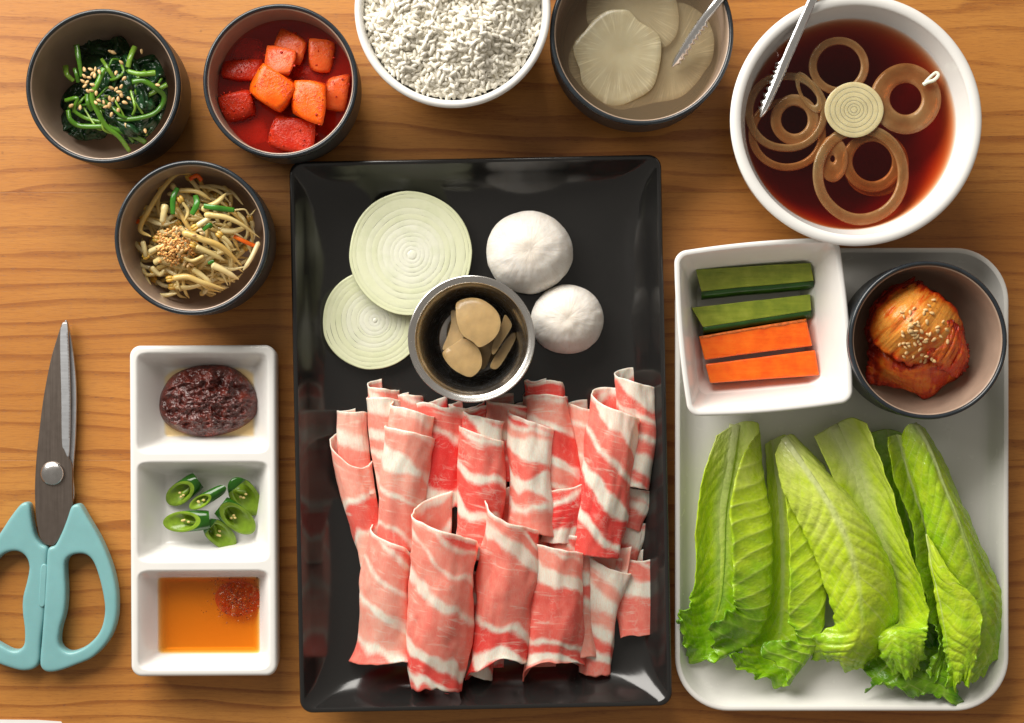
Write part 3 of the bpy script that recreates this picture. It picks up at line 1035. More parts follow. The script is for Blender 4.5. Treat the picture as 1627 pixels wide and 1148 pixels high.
GZ = lambda pts: zg(pts, 640, 430, 5.218)
flat_slice('garlic_slice', GZ([(390, 420), (560, 330), (740, 380), (820, 520), (760, 720), (600, 810), (440, 760), (370, 600)]), 44, 9, (0.0, .1), M['garlic'], 'lowest dark garlic slice on the cup floor', 'garlic slice', 'garlic slices in the steel cup')
flat_slice('garlic_slice', GZ([(650, 600), (745, 590), (740, 660), (700, 780), (650, 820), (560, 780), (560, 660)]), 62, 9, (0.05, -.1), M['garlic'], 'dark garlic slice at the bottom of the cup under the others', 'garlic slice', 'garlic slices in the steel cup')
flat_slice('garlic_slice', GZ([(400, 330), (450, 345), (500, 480), (500, 560), (360, 650), (330, 640), (370, 540), (400, 430)]), 74, 8, (0.1, .15), M['garlic'], 'garlic slice leaning on the left wall of the cup', 'garlic slice', 'garlic slices in the steel cup')
flat_slice('garlic_slice', GZ([(850, 365), (900, 430), (895, 480), (820, 600), (760, 690), (735, 670), (760, 560), (820, 430)]), 78, 8, (-.25, .1), M['garlic'], 'narrow garlic slice standing beside the large round slice', 'garlic slice', 'garlic slices in the steel cup')
flat_slice('garlic_slice', GZ([(905, 515), (940, 550), (870, 690), (790, 805), (735, 810), (730, 770), (800, 650)]), 68, 9, (-.3, .1), M['garlic'], 'narrow garlic slice closest to the right wall of the cup', 'garlic slice', 'garlic slices in the steel cup')
flat_slice('garlic_slice', GZ([(330, 680), (420, 610), (500, 560), (590, 600), (650, 690), (650, 800), (570, 880), (470, 850), (380, 780)]), 82, 9, (0.10, .05), M['garlic'], 'broad garlic slice at the front of the cup below the round one', 'garlic slice', 'garlic slices in the steel cup', dome=3)
flat_slice('garlic_slice', GZ([(450, 260), (540, 225), (650, 235), (760, 310), (810, 400), (800, 500), (740, 580), (640, 635), (580, 590), (490, 530), (450, 430), (438, 330)]), 94, 9, (0.03, .08), M['garlic'], 'large round garlic slice lying on top of the cup pile', 'garlic slice', 'garlic slices in the steel cup', dome=4)


# ------------------------------------------------------------------ thin rolled beef
def beef(top, bot, w0, w1, label, h=0.74, turns=1.7, ob=70, start=-70, dirn=1, bands=((.08, .05), (.34, .05), (.62, .04), (.85, .05)),
         red=0.5, seed=1, pitch=0.11, rag=5.0, sag=0.0, flare=0.0, skew=0.30, open0=0.0, open1=0.0, shear=1.0):
    """a sheet rolled obliquely. top/bot: axis ends (x,y,z); w: widths; ob: how far the inner layers slide out per turn;
    bands: (centre, half width) of fat along the sheet"""
    top, bot = np.array(top, float), np.array(bot, float)
    turns = 1.95 if turns > 1.55 else (.98 if turns > 1.1 else turns)      # the free end always lies underneath
    L = np.linalg.norm(bot - top)
    ax = (bot - top) / L
    rt = np.cross(ax, (0, 0, 1.0))
    rt /= np.linalg.norm(rt)
    if rt[0] < 0:
        rt = -rt
    up = np.cross(rt, ax)
    if up[2] < 0:
        up = -up
    ns, nv = int(40 + 56 * turns), 80
    s = np.linspace(0, 1, ns)[:, None]
    v = np.linspace(0, 1, nv)[None, :]
    th = math.radians(start) + dirn * 2 * math.pi * turns * s
    th = th + 0 * v
    rho = 1 - pitch * turns * s + 0 * v
    wid = (w0 + (w1 - w0) * v) / 2 * (1.0 + .09 * np.sin(np.clip(v * 1.15, 0, 1) * math.pi))
    ss_ = s + 0 * v
    vv = v + 0 * s
    e0 = np.exp(-vv * 14)
    e1 = np.exp(-(1 - vv) * 14)
    arc = ss_ * turns * 2 * math.pi * (w0 + w1) / 4
    rg = fbm(np.stack([arc * 0.022, vv * 0 + seed, vv * 0], -1), seed, 3)
    rg2 = fbm(np.stack([arc * 0.026, vv * 0 + seed + 31, vv * 0], -1), seed + 5, 3)
    turns_ob = ob * turns * (.72 if turns > 1.5 else 1.25)
    y = turns_ob * ((.34 if turns > 1.5 else .45) - ss_) * (1 - shear * vv) + vv * (L + .02 * turns_ob) + rag * .6 * (rg * e0 * .8 + rg2 * e1 * 1.3)
    top_side = np.clip(np.sin(th), 0, 1)
    y = y + open0 * (1 - vv) ** 5 * top_side - open1 * .5 * vv ** 5 * top_side + open1 * .12 * vv ** 5 * np.clip(-np.sin(th), 0, 1)
    # slack: the sheet is soft, its outline is never a true cylinder
    q = np.stack([np.cos(th) * 1.1 + seed, np.sin(th) * 1.1, y * 0.011], -1)
    soft = 1 + 0.16 * fbm(q, seed + 2, 3) + 0.014 * fbm(q * 4, seed + 11, 2)
    soft = soft * (1 + flare * e1 + 0.06 * e0)
    R_ = rho * soft
    yy = y + 3 * fbm(np.stack([arc * 0.02, y * 0.02, y * 0], -1), seed + 8, 2)
    P = (top + ax * yy[..., None] + rt * (wid * R_ * np.cos(th))[..., None] + up * (wid * h * R_ * np.sin(th))[..., None])
    P += rt * (5.0 * np.sin(np.clip(y / L, 0, 1) * math.pi * 1.2 + seed))[..., None]
    P[..., 2] += sag * (y / L) ** 2
    # rest on the plate, also where its near wall rises
    wall = 58.0 * np.clip((P[..., 1] - 1062.0) / 62.0, 0, 1) ** 1.7
    P[..., 2] = np.maximum(P[..., 2], 13.0 + wall + 1.2 * (1 - ss_))
    fat = np.full(y.shape, -40.0)
    bw = 0.07 * fbm(np.stack([arc * 0.016, vv * 1.5, vv * 0 + seed], -1), seed + 20, 3)
    # the stripes run slantwise across the sheet (set so that they sit where given on the crest of the roll)
    crest = ((math.pi / 2 - math.radians(start)) * dirn) % (2 * math.pi)
    sl = skew * (np.abs(th - math.radians(start)) - crest) * (w0 + w1) / 4 / L
    for c, hw in bands:
        fat = np.maximum(fat, (hw * .85 * (1 + 1.0 * n1(arc * .018 + c * 9, seed) + .35 * n1(arc * .06 + c * 5, seed + 3)) - np.abs(vv + bw + sl - c)) * L)
    fat = np.maximum(fat, (0.012 - vv) * L * 1.0 + 2.0 - 3 * (vv > .03))
    uv = np.stack([arc + seed * 137.0, vv * L + seed * 61.0], -1)
    # each stretch of lean between two fat bands has its own depth of red
    cs = sorted(c for c, _ in bands)
    seg = np.searchsorted(cs, np.clip(vv + bw + sl, -.2, 1.2).ravel()).reshape(vv.shape)
    lv = np.clip(red + np.random.default_rng(seed).uniform(-.32, .36, len(cs) + 1), 0, 1)
    if not (cs and cs[0] > .15):
        lv[min(1, len(cs))] *= .55
    rd = lv[seg]
    o = mesh('beef_roll', W(P).reshape(-1, 3), grid_faces(ns, nv), M['meat'], attrs={'fat': fat, 'red': rd}, uv=uv, solid=1.8, fix=False)
    tagit(o, label, 'beef roll', 'thin rolled beef slices on the black plate')
    return o


# back rows first, front rolls on top
beef((560, 655, 30), (572, 790, 30), 46, 46, 'short pale roll end poking out at the far left of the beef', turns=1.2, ob=10, bands=((.02, .05), (.34, .10), (.66, .03), (.9, .05)), red=.12, seed=3)
beef((562, 715, 34), (588, 905, 30), 62, 44, 'leftmost tall pink beef roll with a curled open lip', turns=1.3, ob=-62, start=250, dirn=-1, bands=((.0, .035), (.40, .02), (.70, .02), (.97, .05)), red=.25, seed=4, pitch=.25, open0=22)
beef((612, 628, 40), (622, 800, 34), 56, 52, 'beef roll with a broad white top behind the left front rolls', turns=1.6, ob=26, bands=((.07, .11), (.40, .035), (.60, .03), (.85, .04)), red=.3, seed=5)
beef((646, 628, 28), (650, 760, 28), 52, 50, 'small red roll end behind the white topped roll', turns=1.3, ob=10, bands=((.02, .03), (.5, .04)), red=.8, seed=6)
beef((698, 648, 36), (702, 800, 34), 92, 86, 'wide deep red beef roll with ragged white fat at its top', turns=1.5, ob=18, bands=((.02, .07), (.28, .025), (.88, .06)), red=.98, seed=7, rag=12, h=.5)
beef((735, 640, 26), (742, 700, 26), 56, 50, 'torn scrap of beef sticking out under the steel cup', turns=.8, ob=10, start=-30, bands=((.1, .2), (.7, .1)), red=.7, seed=8, rag=14, h=.3)
beef((808, 640, 32), (816, 760, 32), 72, 66, 'beef roll end with one white band right of the cup', turns=1.5, ob=22, bands=((.02, .02), (.42, .06), (.8, .05)), red=.6, seed=9)
beef((872, 622, 38), (892, 800, 36), 66, 74, 'upright beef roll with narrow white stripes behind the middle', turns=1.6, ob=28, bands=((.0, .02), (.25, .045), (.66, .05), (.9, .03)), red=.55, seed=10, rag=9)
beef((932, 646, 26), (940, 800, 26), 52, 54, 'pale pink roll mostly hidden behind the diagonal striped roll', turns=1.3, ob=14, bands=((.0, .03), (.22, .03), (.6, .05)), red=.12, seed=11)
beef((1010, 606, 40), (1002, 775, 36), 70, 58, 'rightmost upper beef roll with a broad cream top', turns=1.3, ob=34, start=-80, bands=((.08, .13), (.36, .02), (.56, .03), (.78, .05), (.97, .03)), red=.7, seed=12)
beef((1010, 775, 28), (1003, 838, 26), 44, 40, 'short stepped beef end under the rightmost upper roll', turns=1.1, ob=8, bands=((.1, .12), (.45, .12)), red=.3, seed=13, h=.5)
beef((1000, 830, 24), (998, 905, 22), 38, 36, 'small white beef end above the lowest right piece', turns=1.0, ob=4, bands=((.25, .30), (.9, .05)), red=.6, seed=14, h=.5)
beef((1002, 884, 30), (1016, 1012, 24), 60, 62, 'flat beef piece at the lower right with a white band', turns=1.05, ob=14, start=-20, bands=((.0, .02), (.33, .12)), red=.55, seed=15, h=.30, rag=7)
# middle row
beef((652, 676, 58), (632, 870, 44), 78, 66, 'tall beef roll with a white shoulder band left of centre', turns=1.9, ob=46, bands=((.0, .02), (.30, .085), (.62, .012), (.9, .03)), red=.42, seed=16)
beef((846, 668, 58), (838, 848, 48), 70, 74, 'mostly white fat beef roll in the centre of the middle row', turns=1.3, ob=46, bands=((.02, .015), (.20, .10), (.56, .12), (.78, .04)), red=.5, seed=17, skew=.12)
beef((772, 684, 60), (752, 885, 46), 70, 74, 'bright red beef roll with white bands beside the centre', turns=1.9, ob=42, bands=((.02, .02), (.36, .05), (.66, .055), (.92, .03)), red=.88, seed=18, rag=7)
beef((900, 770, 50), (892, 862, 44), 62, 56, 'small loose fold of beef with a white tip', turns=.85, ob=34, start=200, dirn=-1, bands=((.2, .06), (.95, .16)), red=.75, seed=19, rag=8)
beef((972, 650, 62), (952, 885, 44), 76, 76, 'tall beef roll with crisp diagonal stripes on the right', turns=1.3, ob=58, bands=((.03, .085), (.33, .016), (.58, .045), (.86, .03)), red=.85, seed=20, skew=.55)
# front row
beef((902, 850, 40), (925, 1045, 26), 64, 52, 'beef strip showing behind the right front roll', turns=1.4, ob=36, bands=((.05, .02), (.28, .05), (.5, .03)), red=.45, seed=21)
beef((966, 890, 44), (944, 1070, 24), 66, 50, 'flattened striped beef strip right of the front rolls', turns=1.05, ob=34, start=-25, bands=((.06, .10), (.36, .05), (.56, .045), (.78, .05)), red=.45, seed=22, h=.35, rag=6)
beef((628, 862, 48), (610, 1045, 24), 72, 92, 'pink beef roll flaring wide at the lower left', turns=1.3, ob=72, bands=((.12, .02), (.36, .02), (.66, .050), (.97, .05)), red=.38, seed=23, rag=9, flare=.24, shear=1.2, skew=.45)
beef((754, 905, 34), (756, 1075, 22), 44, 50, 'thin ragged beef strip between the two front rolls', turns=1.2, ob=20, bands=((.2, .04), (.95, .08)), red=.85, seed=24, rag=9)
beef((882, 866, 62), (876, 1068, 34), 84, 92, 'front right beef roll with an open folded bottom', turns=1.3, ob=44, bands=((.02, .02), (.26, .085), (.80, .025), (.97, .06)), red=.75, seed=25, rag=8, flare=.10, open1=30, shear=1.7)
beef((806, 822, 78), (796, 1064, 40), 84, 92, 'front centre beef roll with a white collar band', turns=1.3, ob=70, bands=((.02, .02), (.20, .055), (.76, .028), (.97, .05)), red=.68, seed=26, rag=8, flare=.12, open1=34, shear=1.6)
beef((702, 838, 84), (696, 1092, 48), 102, 92, 'largest front beef roll, lowest and nearest the plate edge', turns=1.3, ob=84, bands=((.02, .018), (.20, .026), (.42, .036), (.80, .045), (.985, .03)), red=.48, seed=27, rag=9, open1=0, shear=.9)
# ------------------------------------------------------------------ lettuce on the tray
def leaf(rows, label, seed, green=(.15, .55), ribc=.5, ribw=.05, nvein=11, frill=5.0, quilt=1.9, nu=72, nv=180, tipfrill=2.0, slope=1.1):
    """rows: control rows from the cut base to the tip, each across the leaf; blade + midrib"""
    R = np.array(rows, float)                     # (k, m, 3)
    k, m, _ = R.shape
    A = np.stack([cr(R[:, j], nv) for j in range(m)], 1)     # (nv, m, 3)
    B = np.stack([cr(A[i], nu) for i in range(nv)], 0)       # (nv, nu, 3)
    t = np.linspace(0, 1, nv)[:, None] + np.zeros((1, nu))
    u = np.linspace(0, 1, nu)[None, :] + np.zeros((nv, 1))
    du, dv = np.gradient(B, axis=1), np.gradient(B, axis=0)
    nrm = np.cross(dv, du)
    nrm /= np.linalg.norm(nrm, axis=-1)[..., None] + 1e-9
    if nrm[..., 2].mean() < 0:
        nrm = -nrm
    off = np.abs(u - ribc)
    ln = np.linalg.norm(np.diff(A.mean(1), axis=0), axis=1).sum()
    wd = np.linalg.norm(np.diff(B[nv // 2], axis=0), axis=1).sum()
    nvein = ln / 27.0
    ph = nvein * (t - off * wd / ln * slope * .8) + .75 * vn(np.stack([u * 2.2, t * 4, u * 0], -1), seed)
    fr = np.abs(ph - np.round(ph))
    vein = np.clip(1 - fr / .085, 0, 1) * np.clip(off / .03, 0, 1) * (.35 + .65 * np.clip(.5 + vn(np.stack([u * 4, t * 7, u * 0 + 8], -1), seed + 9), 0, 1))
    # finer branching veins
    ph2 = nvein * 1.7 * (t + off * wd / ln * .9) + .6 * vn(np.stack([u * 5, t * 9, u * 0 + 3], -1), seed + 1)
    fr2 = np.abs(ph2 - np.round(ph2))
    vein = np.maximum(vein, .45 * np.clip(1 - fr2 / .08, 0, 1) * np.clip(off / .1, 0, 1))
    rw = ribw * (1.6 - 1.45 * t)
    rib = np.clip(1.25 - off / np.maximum(rw, .008), 0, 1) * np.clip(1.05 - t * 1.25, 0, 1)
    rib = np.maximum(rib, np.clip(1 - t / .16, 0, 1) * .85 * np.clip(1 - off / .45, 0, 1))
    qb = quilt * (np.clip(fr / .30, 0, 1) ** .7 - .5) * np.clip(off / .08, 0, 1) * np.clip(t / .2, .25, 1)
    qb = qb * (.45 + .55 * np.clip(.6 + vn(np.stack([u * 3, t * 5, u * 0 + 4], -1), seed + 12), 0, 1)) + 0.5 * quilt * fbm(np.stack([u * wd / 26, t * ln / 30, u * 0 + seed], -1), seed + 2, 3)
    edge = np.minimum(u, 1 - u)
    ef = np.exp(-edge / .07)
    tip = np.exp(-(1 - t) / .10)
    amp = frill * (0.22 + tipfrill * np.clip(t - .45, 0, 1))
    sgn = np.where(u < .5, 1.0, 2.3)
    wv = fbm(np.stack([t * ln / 20 * np.where(u < .5, 1.0, 1.2) + 40 * (sgn > 2), u * 2, u * 0 + seed], -1), seed + 3, 3)
    wv2 = fbm(np.stack([u * wd / 18, t * 3, u * 0 + seed], -1), seed + 6, 3)
    disp = qb + amp * (ef * wv * 1.5 + tip * wv2 * 1.8)
    P = B + nrm * disp[..., None]
    lat = du / (np.linalg.norm(du, axis=-1)[..., None] + 1e-9)
    P += lat * (amp * .9 * ef * np.where(u < .5, -1, 1) * fbm(np.stack([t * ln / 16, u * 0, u * 0 + 2], -1), seed + 4, 3))[..., None]
    lon = dv / (np.linalg.norm(dv, axis=-1)[..., None] + 1e-9)
    P += lon * (amp * 1.3 * tip * fbm(np.stack([u * wd / 16, t * 0, u * 0 + 2], -1), seed + 5, 3))[..., None]
    P[..., 2] = np.maximum(P[..., 2], 10.5)
    g = green[0] + (green[1] - green[0]) * t ** 1.3 + .18 * ef * t
    uv = np.stack([u * wd + seed * 91, t * ln + seed * 57], -1)
    base = R[0].mean(0)
    th = thing('lettuce_leaf', tuple(W(np.array([base[0], base[1], 9]))), label, 'lettuce leaf', 'romaine leaves on the white tray')
    mesh('blade', W(P).reshape(-1, 3), grid_faces(nv, nu), M['lettuce'], th, attrs={'vein': vein, 'rib': rib, 'green': np.clip(g, 0, 1)}, uv=uv, solid=1.6, fix=False)
    # midrib: a tapering raised cord sunk in the blade
    j = int(ribc * (nu - 1))
    last = int(nv * .82)
    path = P[:last:4, j] + nrm[:last:4, j] * .3
    rad = np.linspace(ribw * wd * .8, 1.0, len(path)).clip(1.0, 9)
    Vt, Ft = tube_vf(path, rad, 10, .22)
    tt = np.repeat(np.linspace(0, .82, len(path)), 10)
    mesh('midrib', W(Vt), Ft, M['lettuce'], th, attrs={'vein': 0.0, 'rib': np.clip(.95 - tt * 1.25, 0, 1), 'green': green[0] + (green[1] - green[0]) * tt ** 1.3 * .7}, uv=np.column_stack([Vt[:, 0], Vt[:, 1]]))
    return th


leaf([[(1380, 688, 40), (1410, 681, 25), (1440, 690, 35)], [(1400, 760, 40), (1425, 760, 22), (1458, 760, 35)], [(1425, 840, 40), (1447, 840, 22), (1474, 840, 32)],
      [(1445, 920, 38), (1462, 920, 22), (1484, 920, 30)], [(1455, 990, 36), (1470, 990, 24), (1494, 990, 30)], [(1440, 1050, 34), (1465, 1055, 26), (1500, 1050, 30)]],
     'dark green lettuce leaf showing only as a narrow strip between neighbours', 41, (.55, .95))
leaf([[(1395, 1000, 16), (1440, 995, 20), (1490, 1000, 20)], [(1366, 1048, 18), (1430, 1045, 26), (1512, 1040, 30)], [(1384, 1078, 34), (1440, 1076, 44), (1516, 1080, 44)], [(1385, 1092, 46), (1450, 1104, 44), (1526, 1116, 36)]],
     'crumpled dark lettuce tip lowest on the tray near its front wall', 42, (.75, .80), frill=6)
leaf([[(1138, 692, 26), (1160, 678, 20), (1182, 669, 18), (1204, 672, 28), (1206, 690, 36)], [(1120, 745, 42), (1145, 742, 22), (1182, 740, 15), (1213, 745, 38), (1186, 712, 66)],
      [(1108, 810, 46), (1132, 810, 24), (1178, 812, 14), (1224, 815, 42), (1162, 790, 76)], [(1104, 890, 46), (1130, 890, 24), (1180, 892, 14), (1227, 890, 44), (1163, 880, 80)],
      [(1098, 950, 44), (1125, 958, 24), (1175, 965, 14), (1222, 965, 42), (1166, 948, 78)], [(1084, 972, 52), (1105, 1005, 26), (1150, 1025, 18), (1198, 1015, 40), (1164, 968, 74)],
      [(1076, 985, 58), (1085, 1025, 34), (1112, 1046, 30), (1140, 1040, 46), (1130, 985, 70)]],
     'leftmost lettuce leaf folded lengthwise with a curled frilly tip', 43, (.12, .75), ribc=.34, ribw=.075, frill=5.5)
leaf([[(1216, 705, 20), (1228, 698, 15), (1250, 692, 26), (1244, 735, 36)], [(1220, 780, 20), (1240, 780, 12), (1288, 780, 37), (1247, 775, 54)], [(1220, 860, 22), (1245, 860, 12), (1307, 860, 42), (1254, 860, 60)],
      [(1216, 940, 24), (1245, 940, 12), (1313, 930, 42), (1255, 935, 62)], [(1203, 1000, 30), (1240, 1010, 12), (1307, 1000, 42), (1253, 985, 60)], [(1180, 1032, 42), (1225, 1058, 18), (1287, 1042, 40), (1266, 1012, 54)],
      [(1166, 1040, 48), (1195, 1078, 30), (1250, 1082, 40), (1212, 1026, 52)]],
     'second lettuce leaf from the left with a bright folded edge', 44, (.16, .66), ribc=.32, ribw=.03, frill=5)
leaf([[(1295, 692, 58), (1322, 676, 48), (1352, 663, 50), (1376, 672, 72)], [(1320, 750, 58), (1355, 740, 38), (1388, 735, 55), (1401, 735, 86)], [(1350, 810, 55), (1380, 805, 32), (1410, 800, 52), (1423, 800, 88)],
      [(1388, 880, 50), (1410, 880, 30), (1434, 880, 52), (1447, 880, 86)], [(1403, 940, 45), (1425, 940, 28), (1452, 935, 50), (1467, 935, 82)], [(1398, 985, 40), (1430, 988, 30), (1456, 988, 50), (1474, 985, 76)],
      [(1390, 1012, 58), (1415, 1002, 74), (1444, 1004, 78), (1472, 1008, 74)], [(1396, 1042, 60), (1420, 1034, 78), (1448, 1036, 80), (1470, 1034, 70)], [(1415, 1066, 44), (1432, 1070, 60), (1448, 1072, 60), (1462, 1062, 52)]],
     'lettuce leaf with a broad white base rib behind the arched leaf', 45, (.10, .62), ribc=.34, ribw=.14, frill=5)
leaf([[(1232, 722, 60), (1238, 706, 66), (1246, 694, 68), (1256, 689, 62), (1263, 692, 50)], [(1240, 765, 62), (1262, 755, 80), (1282, 745, 86), (1300, 741, 76), (1309, 742, 45)],
      [(1262, 815, 62), (1290, 805, 86), (1318, 798, 95), (1346, 795, 80), (1358, 796, 42)], [(1283, 858, 60), (1312, 855, 84), (1345, 850, 96), (1380, 850, 78), (1393, 850, 40)],
      [(1303, 905, 58), (1330, 905, 80), (1362, 905, 93), (1401, 905, 74), (1418, 905, 40)], [(1318, 958, 56), (1340, 958, 76), (1370, 958, 88), (1407, 958, 70), (1424, 958, 38)],
      [(1322, 992, 50), (1345, 1006, 70), (1370, 1012, 78), (1400, 1012, 62), (1416, 1008, 36)], [(1290, 1020, 42), (1320, 1038, 56), (1350, 1044, 60), (1382, 1042, 46), (1400, 1038, 30)],
      [(1300, 1042, 28), (1320, 1056, 36), (1345, 1061, 36), (1368, 1056, 30), (1388, 1048, 24)]],
     'big arched pale lettuce leaf in the middle, veins bulging upward', 46, (.08, .50), ribc=.48, ribw=.045, nvein=13, quilt=2.8, frill=4)
leaf([[(1410, 694, 60), (1425, 690, 50), (1437, 692, 55)], [(1420, 755, 66), (1442, 750, 45), (1466, 755, 60)], [(1448, 830, 68), (1467, 830, 45), (1493, 830, 50)], [(1457, 900, 68), (1482, 900, 42), (1508, 900, 50)],
      [(1473, 970, 64), (1492, 970, 40), (1514, 970, 50)], [(1490, 1022, 58), (1500, 1027, 44), (1514, 1025, 48)], [(1474, 1074, 50), (1486, 1078, 46), (1502, 1068, 42)]],
     'thin lettuce leaf standing on edge beside the rightmost leaf', 47, (.35, .70), frill=6)
leaf([[(1432, 692, 70), (1442, 675, 82), (1455, 673, 82), (1469, 680, 66)], [(1440, 725, 74), (1462, 715, 90), (1480, 715, 86), (1494, 722, 55)], [(1462, 790, 72), (1485, 780, 92), (1506, 778, 86), (1521, 782, 50)],
      [(1476, 860, 66), (1505, 850, 88), (1536, 850, 80), (1553, 852, 45)], [(1485, 930, 55), (1525, 930, 78), (1562, 925, 70), (1584, 925, 38)], [(1495, 990, 50), (1535, 990, 68), (1572, 985, 60), (1596, 985, 32)],
      [(1505, 1050, 45), (1535, 1050, 54), (1566, 1045, 46), (1585, 1040, 28)], [(1520, 1080, 36), (1535, 1086, 38), (1550, 1080, 34), (1564, 1070, 26)]],
     'rightmost long lettuce leaf with raised ribs along the tray wall', 48, (.42, .52), ribc=.60, ribw=.05, nvein=12, quilt=2.4, frill=3)
leaf([[(1472, 848, 74), (1474, 850, 80), (1477, 854, 80)], [(1480, 910, 74), (1495, 910, 92), (1513, 912, 98)], [(1488, 960, 72), (1520, 955, 94), (1553, 955, 98)], [(1497, 1010, 68), (1528, 1010, 90), (1560, 1005, 92)],
      [(1505, 1050, 62), (1530, 1045, 78), (1553, 1045, 80)], [(1512, 1088, 52), (1525, 1090, 62), (1542, 1084, 62)]],
     'bright yellow green lettuce flap folded over the rightmost leaf', 49, (.28, .52), ribc=.1, ribw=.02, frill=6)


# ------------------------------------------------------------------ sticks in the square bowl
def stick(name, top, th, label, cat, kind):
    """top: the four corners of the upper face (far left, far right, near right, near left), each (x,y,z)"""
    q = np.array(top, float)
    t = thing(name, tuple(W(np.array([*q[:, :2].mean(0), 17]))), label, cat)
    n = 26
    s = np.linspace(0, 1, n)[:, None]
    far, near = q[0] + (q[1] - q[0]) * s, q[3] + (q[2] - q[3]) * s
    seed = int(abs(q[0, 0] * 7 + q[0, 1]))
    wob = np.column_stack([np.zeros(n), 0.5 * fbm(np.column_stack([s * 3, s * 0, s * 0]), seed, 2), .5 * fbm(np.column_stack([s * 4, s * 0, s * 0 + 5]), seed + 2, 2)])
    far, near = far + wob, near + wob[::-1]
    if kind == 'cuke':
        # upper cut face and ends of flesh; the near side is skin rolled under
        prof_f = [far + (0, 0, -th), far, far + (near - far) * .33 + (0, 0, .6), far + (near - far) * .66 + (0, 0, .5), near]
        V, F = loft_rings([np.array([p[i] for p in prof_f] + [near[i] + np.array([0, -3, -th * .9])]) for i in range(n)])
        mesh('flesh', W(V), F, M['cuke'], t, bevel=1.0, sharp=40)
        pr = [near + (0, .35, .2), near + (0, 9.0, -th * .22), near + (0, 13, -th * .5), near + (0, 9, -th * .95), near + (0, 1.0, -th * .95), near + (0, 1.0, -th * .4)]
        V, F = loft_rings([np.array([p[i] for p in pr]) for i in range(n)])
        mesh('skin', W(V), F, M['cuke_skin'], t)
    else:
        pr = [far + (0, 1.5, -th), far, far + (near - far) * .3 + (0, 0, .7), far + (near - far) * .7 + (0, 0, .6), near, near + (0, -2.0, -th)]
        V, F = loft_rings([np.array([p[i] for p in pr]) for i in range(n)])
        mesh('flesh', W(V), F, M['carrot'], t, bevel=2.2, sharp=40)
        if kind == 'rough':
            rg = np.column_stack([np.zeros(n), 1.2 * fbm(np.column_stack([s * 22, s * 0, s * 0]), 5, 3), np.zeros(n)])
            pr = [far + (0, -1.4, -th * .8), far + (0, -1.0, -.8), far + (near - far) * .02 + (0, 0, .75), far + (near - far) * .09 + rg + (0, 0, .8), far + (near - far) * .10 + rg + (0, 0, -1.4), far + (0, 1.0, -th * .8)]
            V, F = loft_rings([np.array([p[i] for p in pr]) for i in range(n)])
            mesh('skin', W(V), F, M['carrot_rough'], t)
    return t


Q = lambda pts, z: [(*zg([p], 1050, 370, 3.703)[0], z) for p in pts]
stick('cucumber_stick', Q([(205, 212), (880, 176), (900, 280), (238, 345)], 66), 46, 'upper cucumber stick, farther from the carrots, with dark green skin', 'cucumber stick', 'cuke')
stick('cucumber_stick', Q([(180, 440), (878, 362), (886, 458), (248, 556)], 60), 40, 'lower cucumber stick lying against the upper carrot', 'cucumber stick', 'cuke')
stick('carrot_stick', Q([(225, 612), (855, 506), (892, 664), (258, 745)], 62), 42, 'upper orange carrot stick with a rough brownish top edge', 'carrot stick', 'rough')
stick('carrot_stick', Q([(262, 770), (908, 686), (932, 836), (290, 882)], 58), 38, 'lower smooth orange carrot stick at the front of the bowl', 'carrot stick', 'plain')


# ------------------------------------------------------------------ seeds helper
def seed_mesh():
    V, F = lathe_vf([(0.001, -1), (.45, -.75), (.62, -.2), (.5, .35), (.25, .85), (0.001, 1)], 7)
    V = V[:, [2, 0, 1]]
    V[:, 2] *= .6
    me = bpy.data.meshes.new('sesame_seed')
    me.from_pydata((V * 4.2 * S).tolist(), [], orient(V, F))
    me.polygons.foreach_set('use_smooth', [True] * len(me.polygons))
    me.materials.append(M['sesame'])
    return me


SEED = seed_mesh()


def seeds(parent, pts, seed, scale=1.0):
    r = np.random.default_rng(seed)
    org = np.array(parent.location)
    for p in pts:
        o = bpy.data.objects.new('sesame_seed', SEED)
        link(o)
        o.parent = parent
        o.location = tuple(W(np.array(p, float)) - org)
        o.rotation_euler = (r.uniform(-.4, .4), r.uniform(-.4, .4), r.uniform(0, 6.28))
        k = scale * r.uniform(.85, 1.12)
        o.scale = (k, k, k)


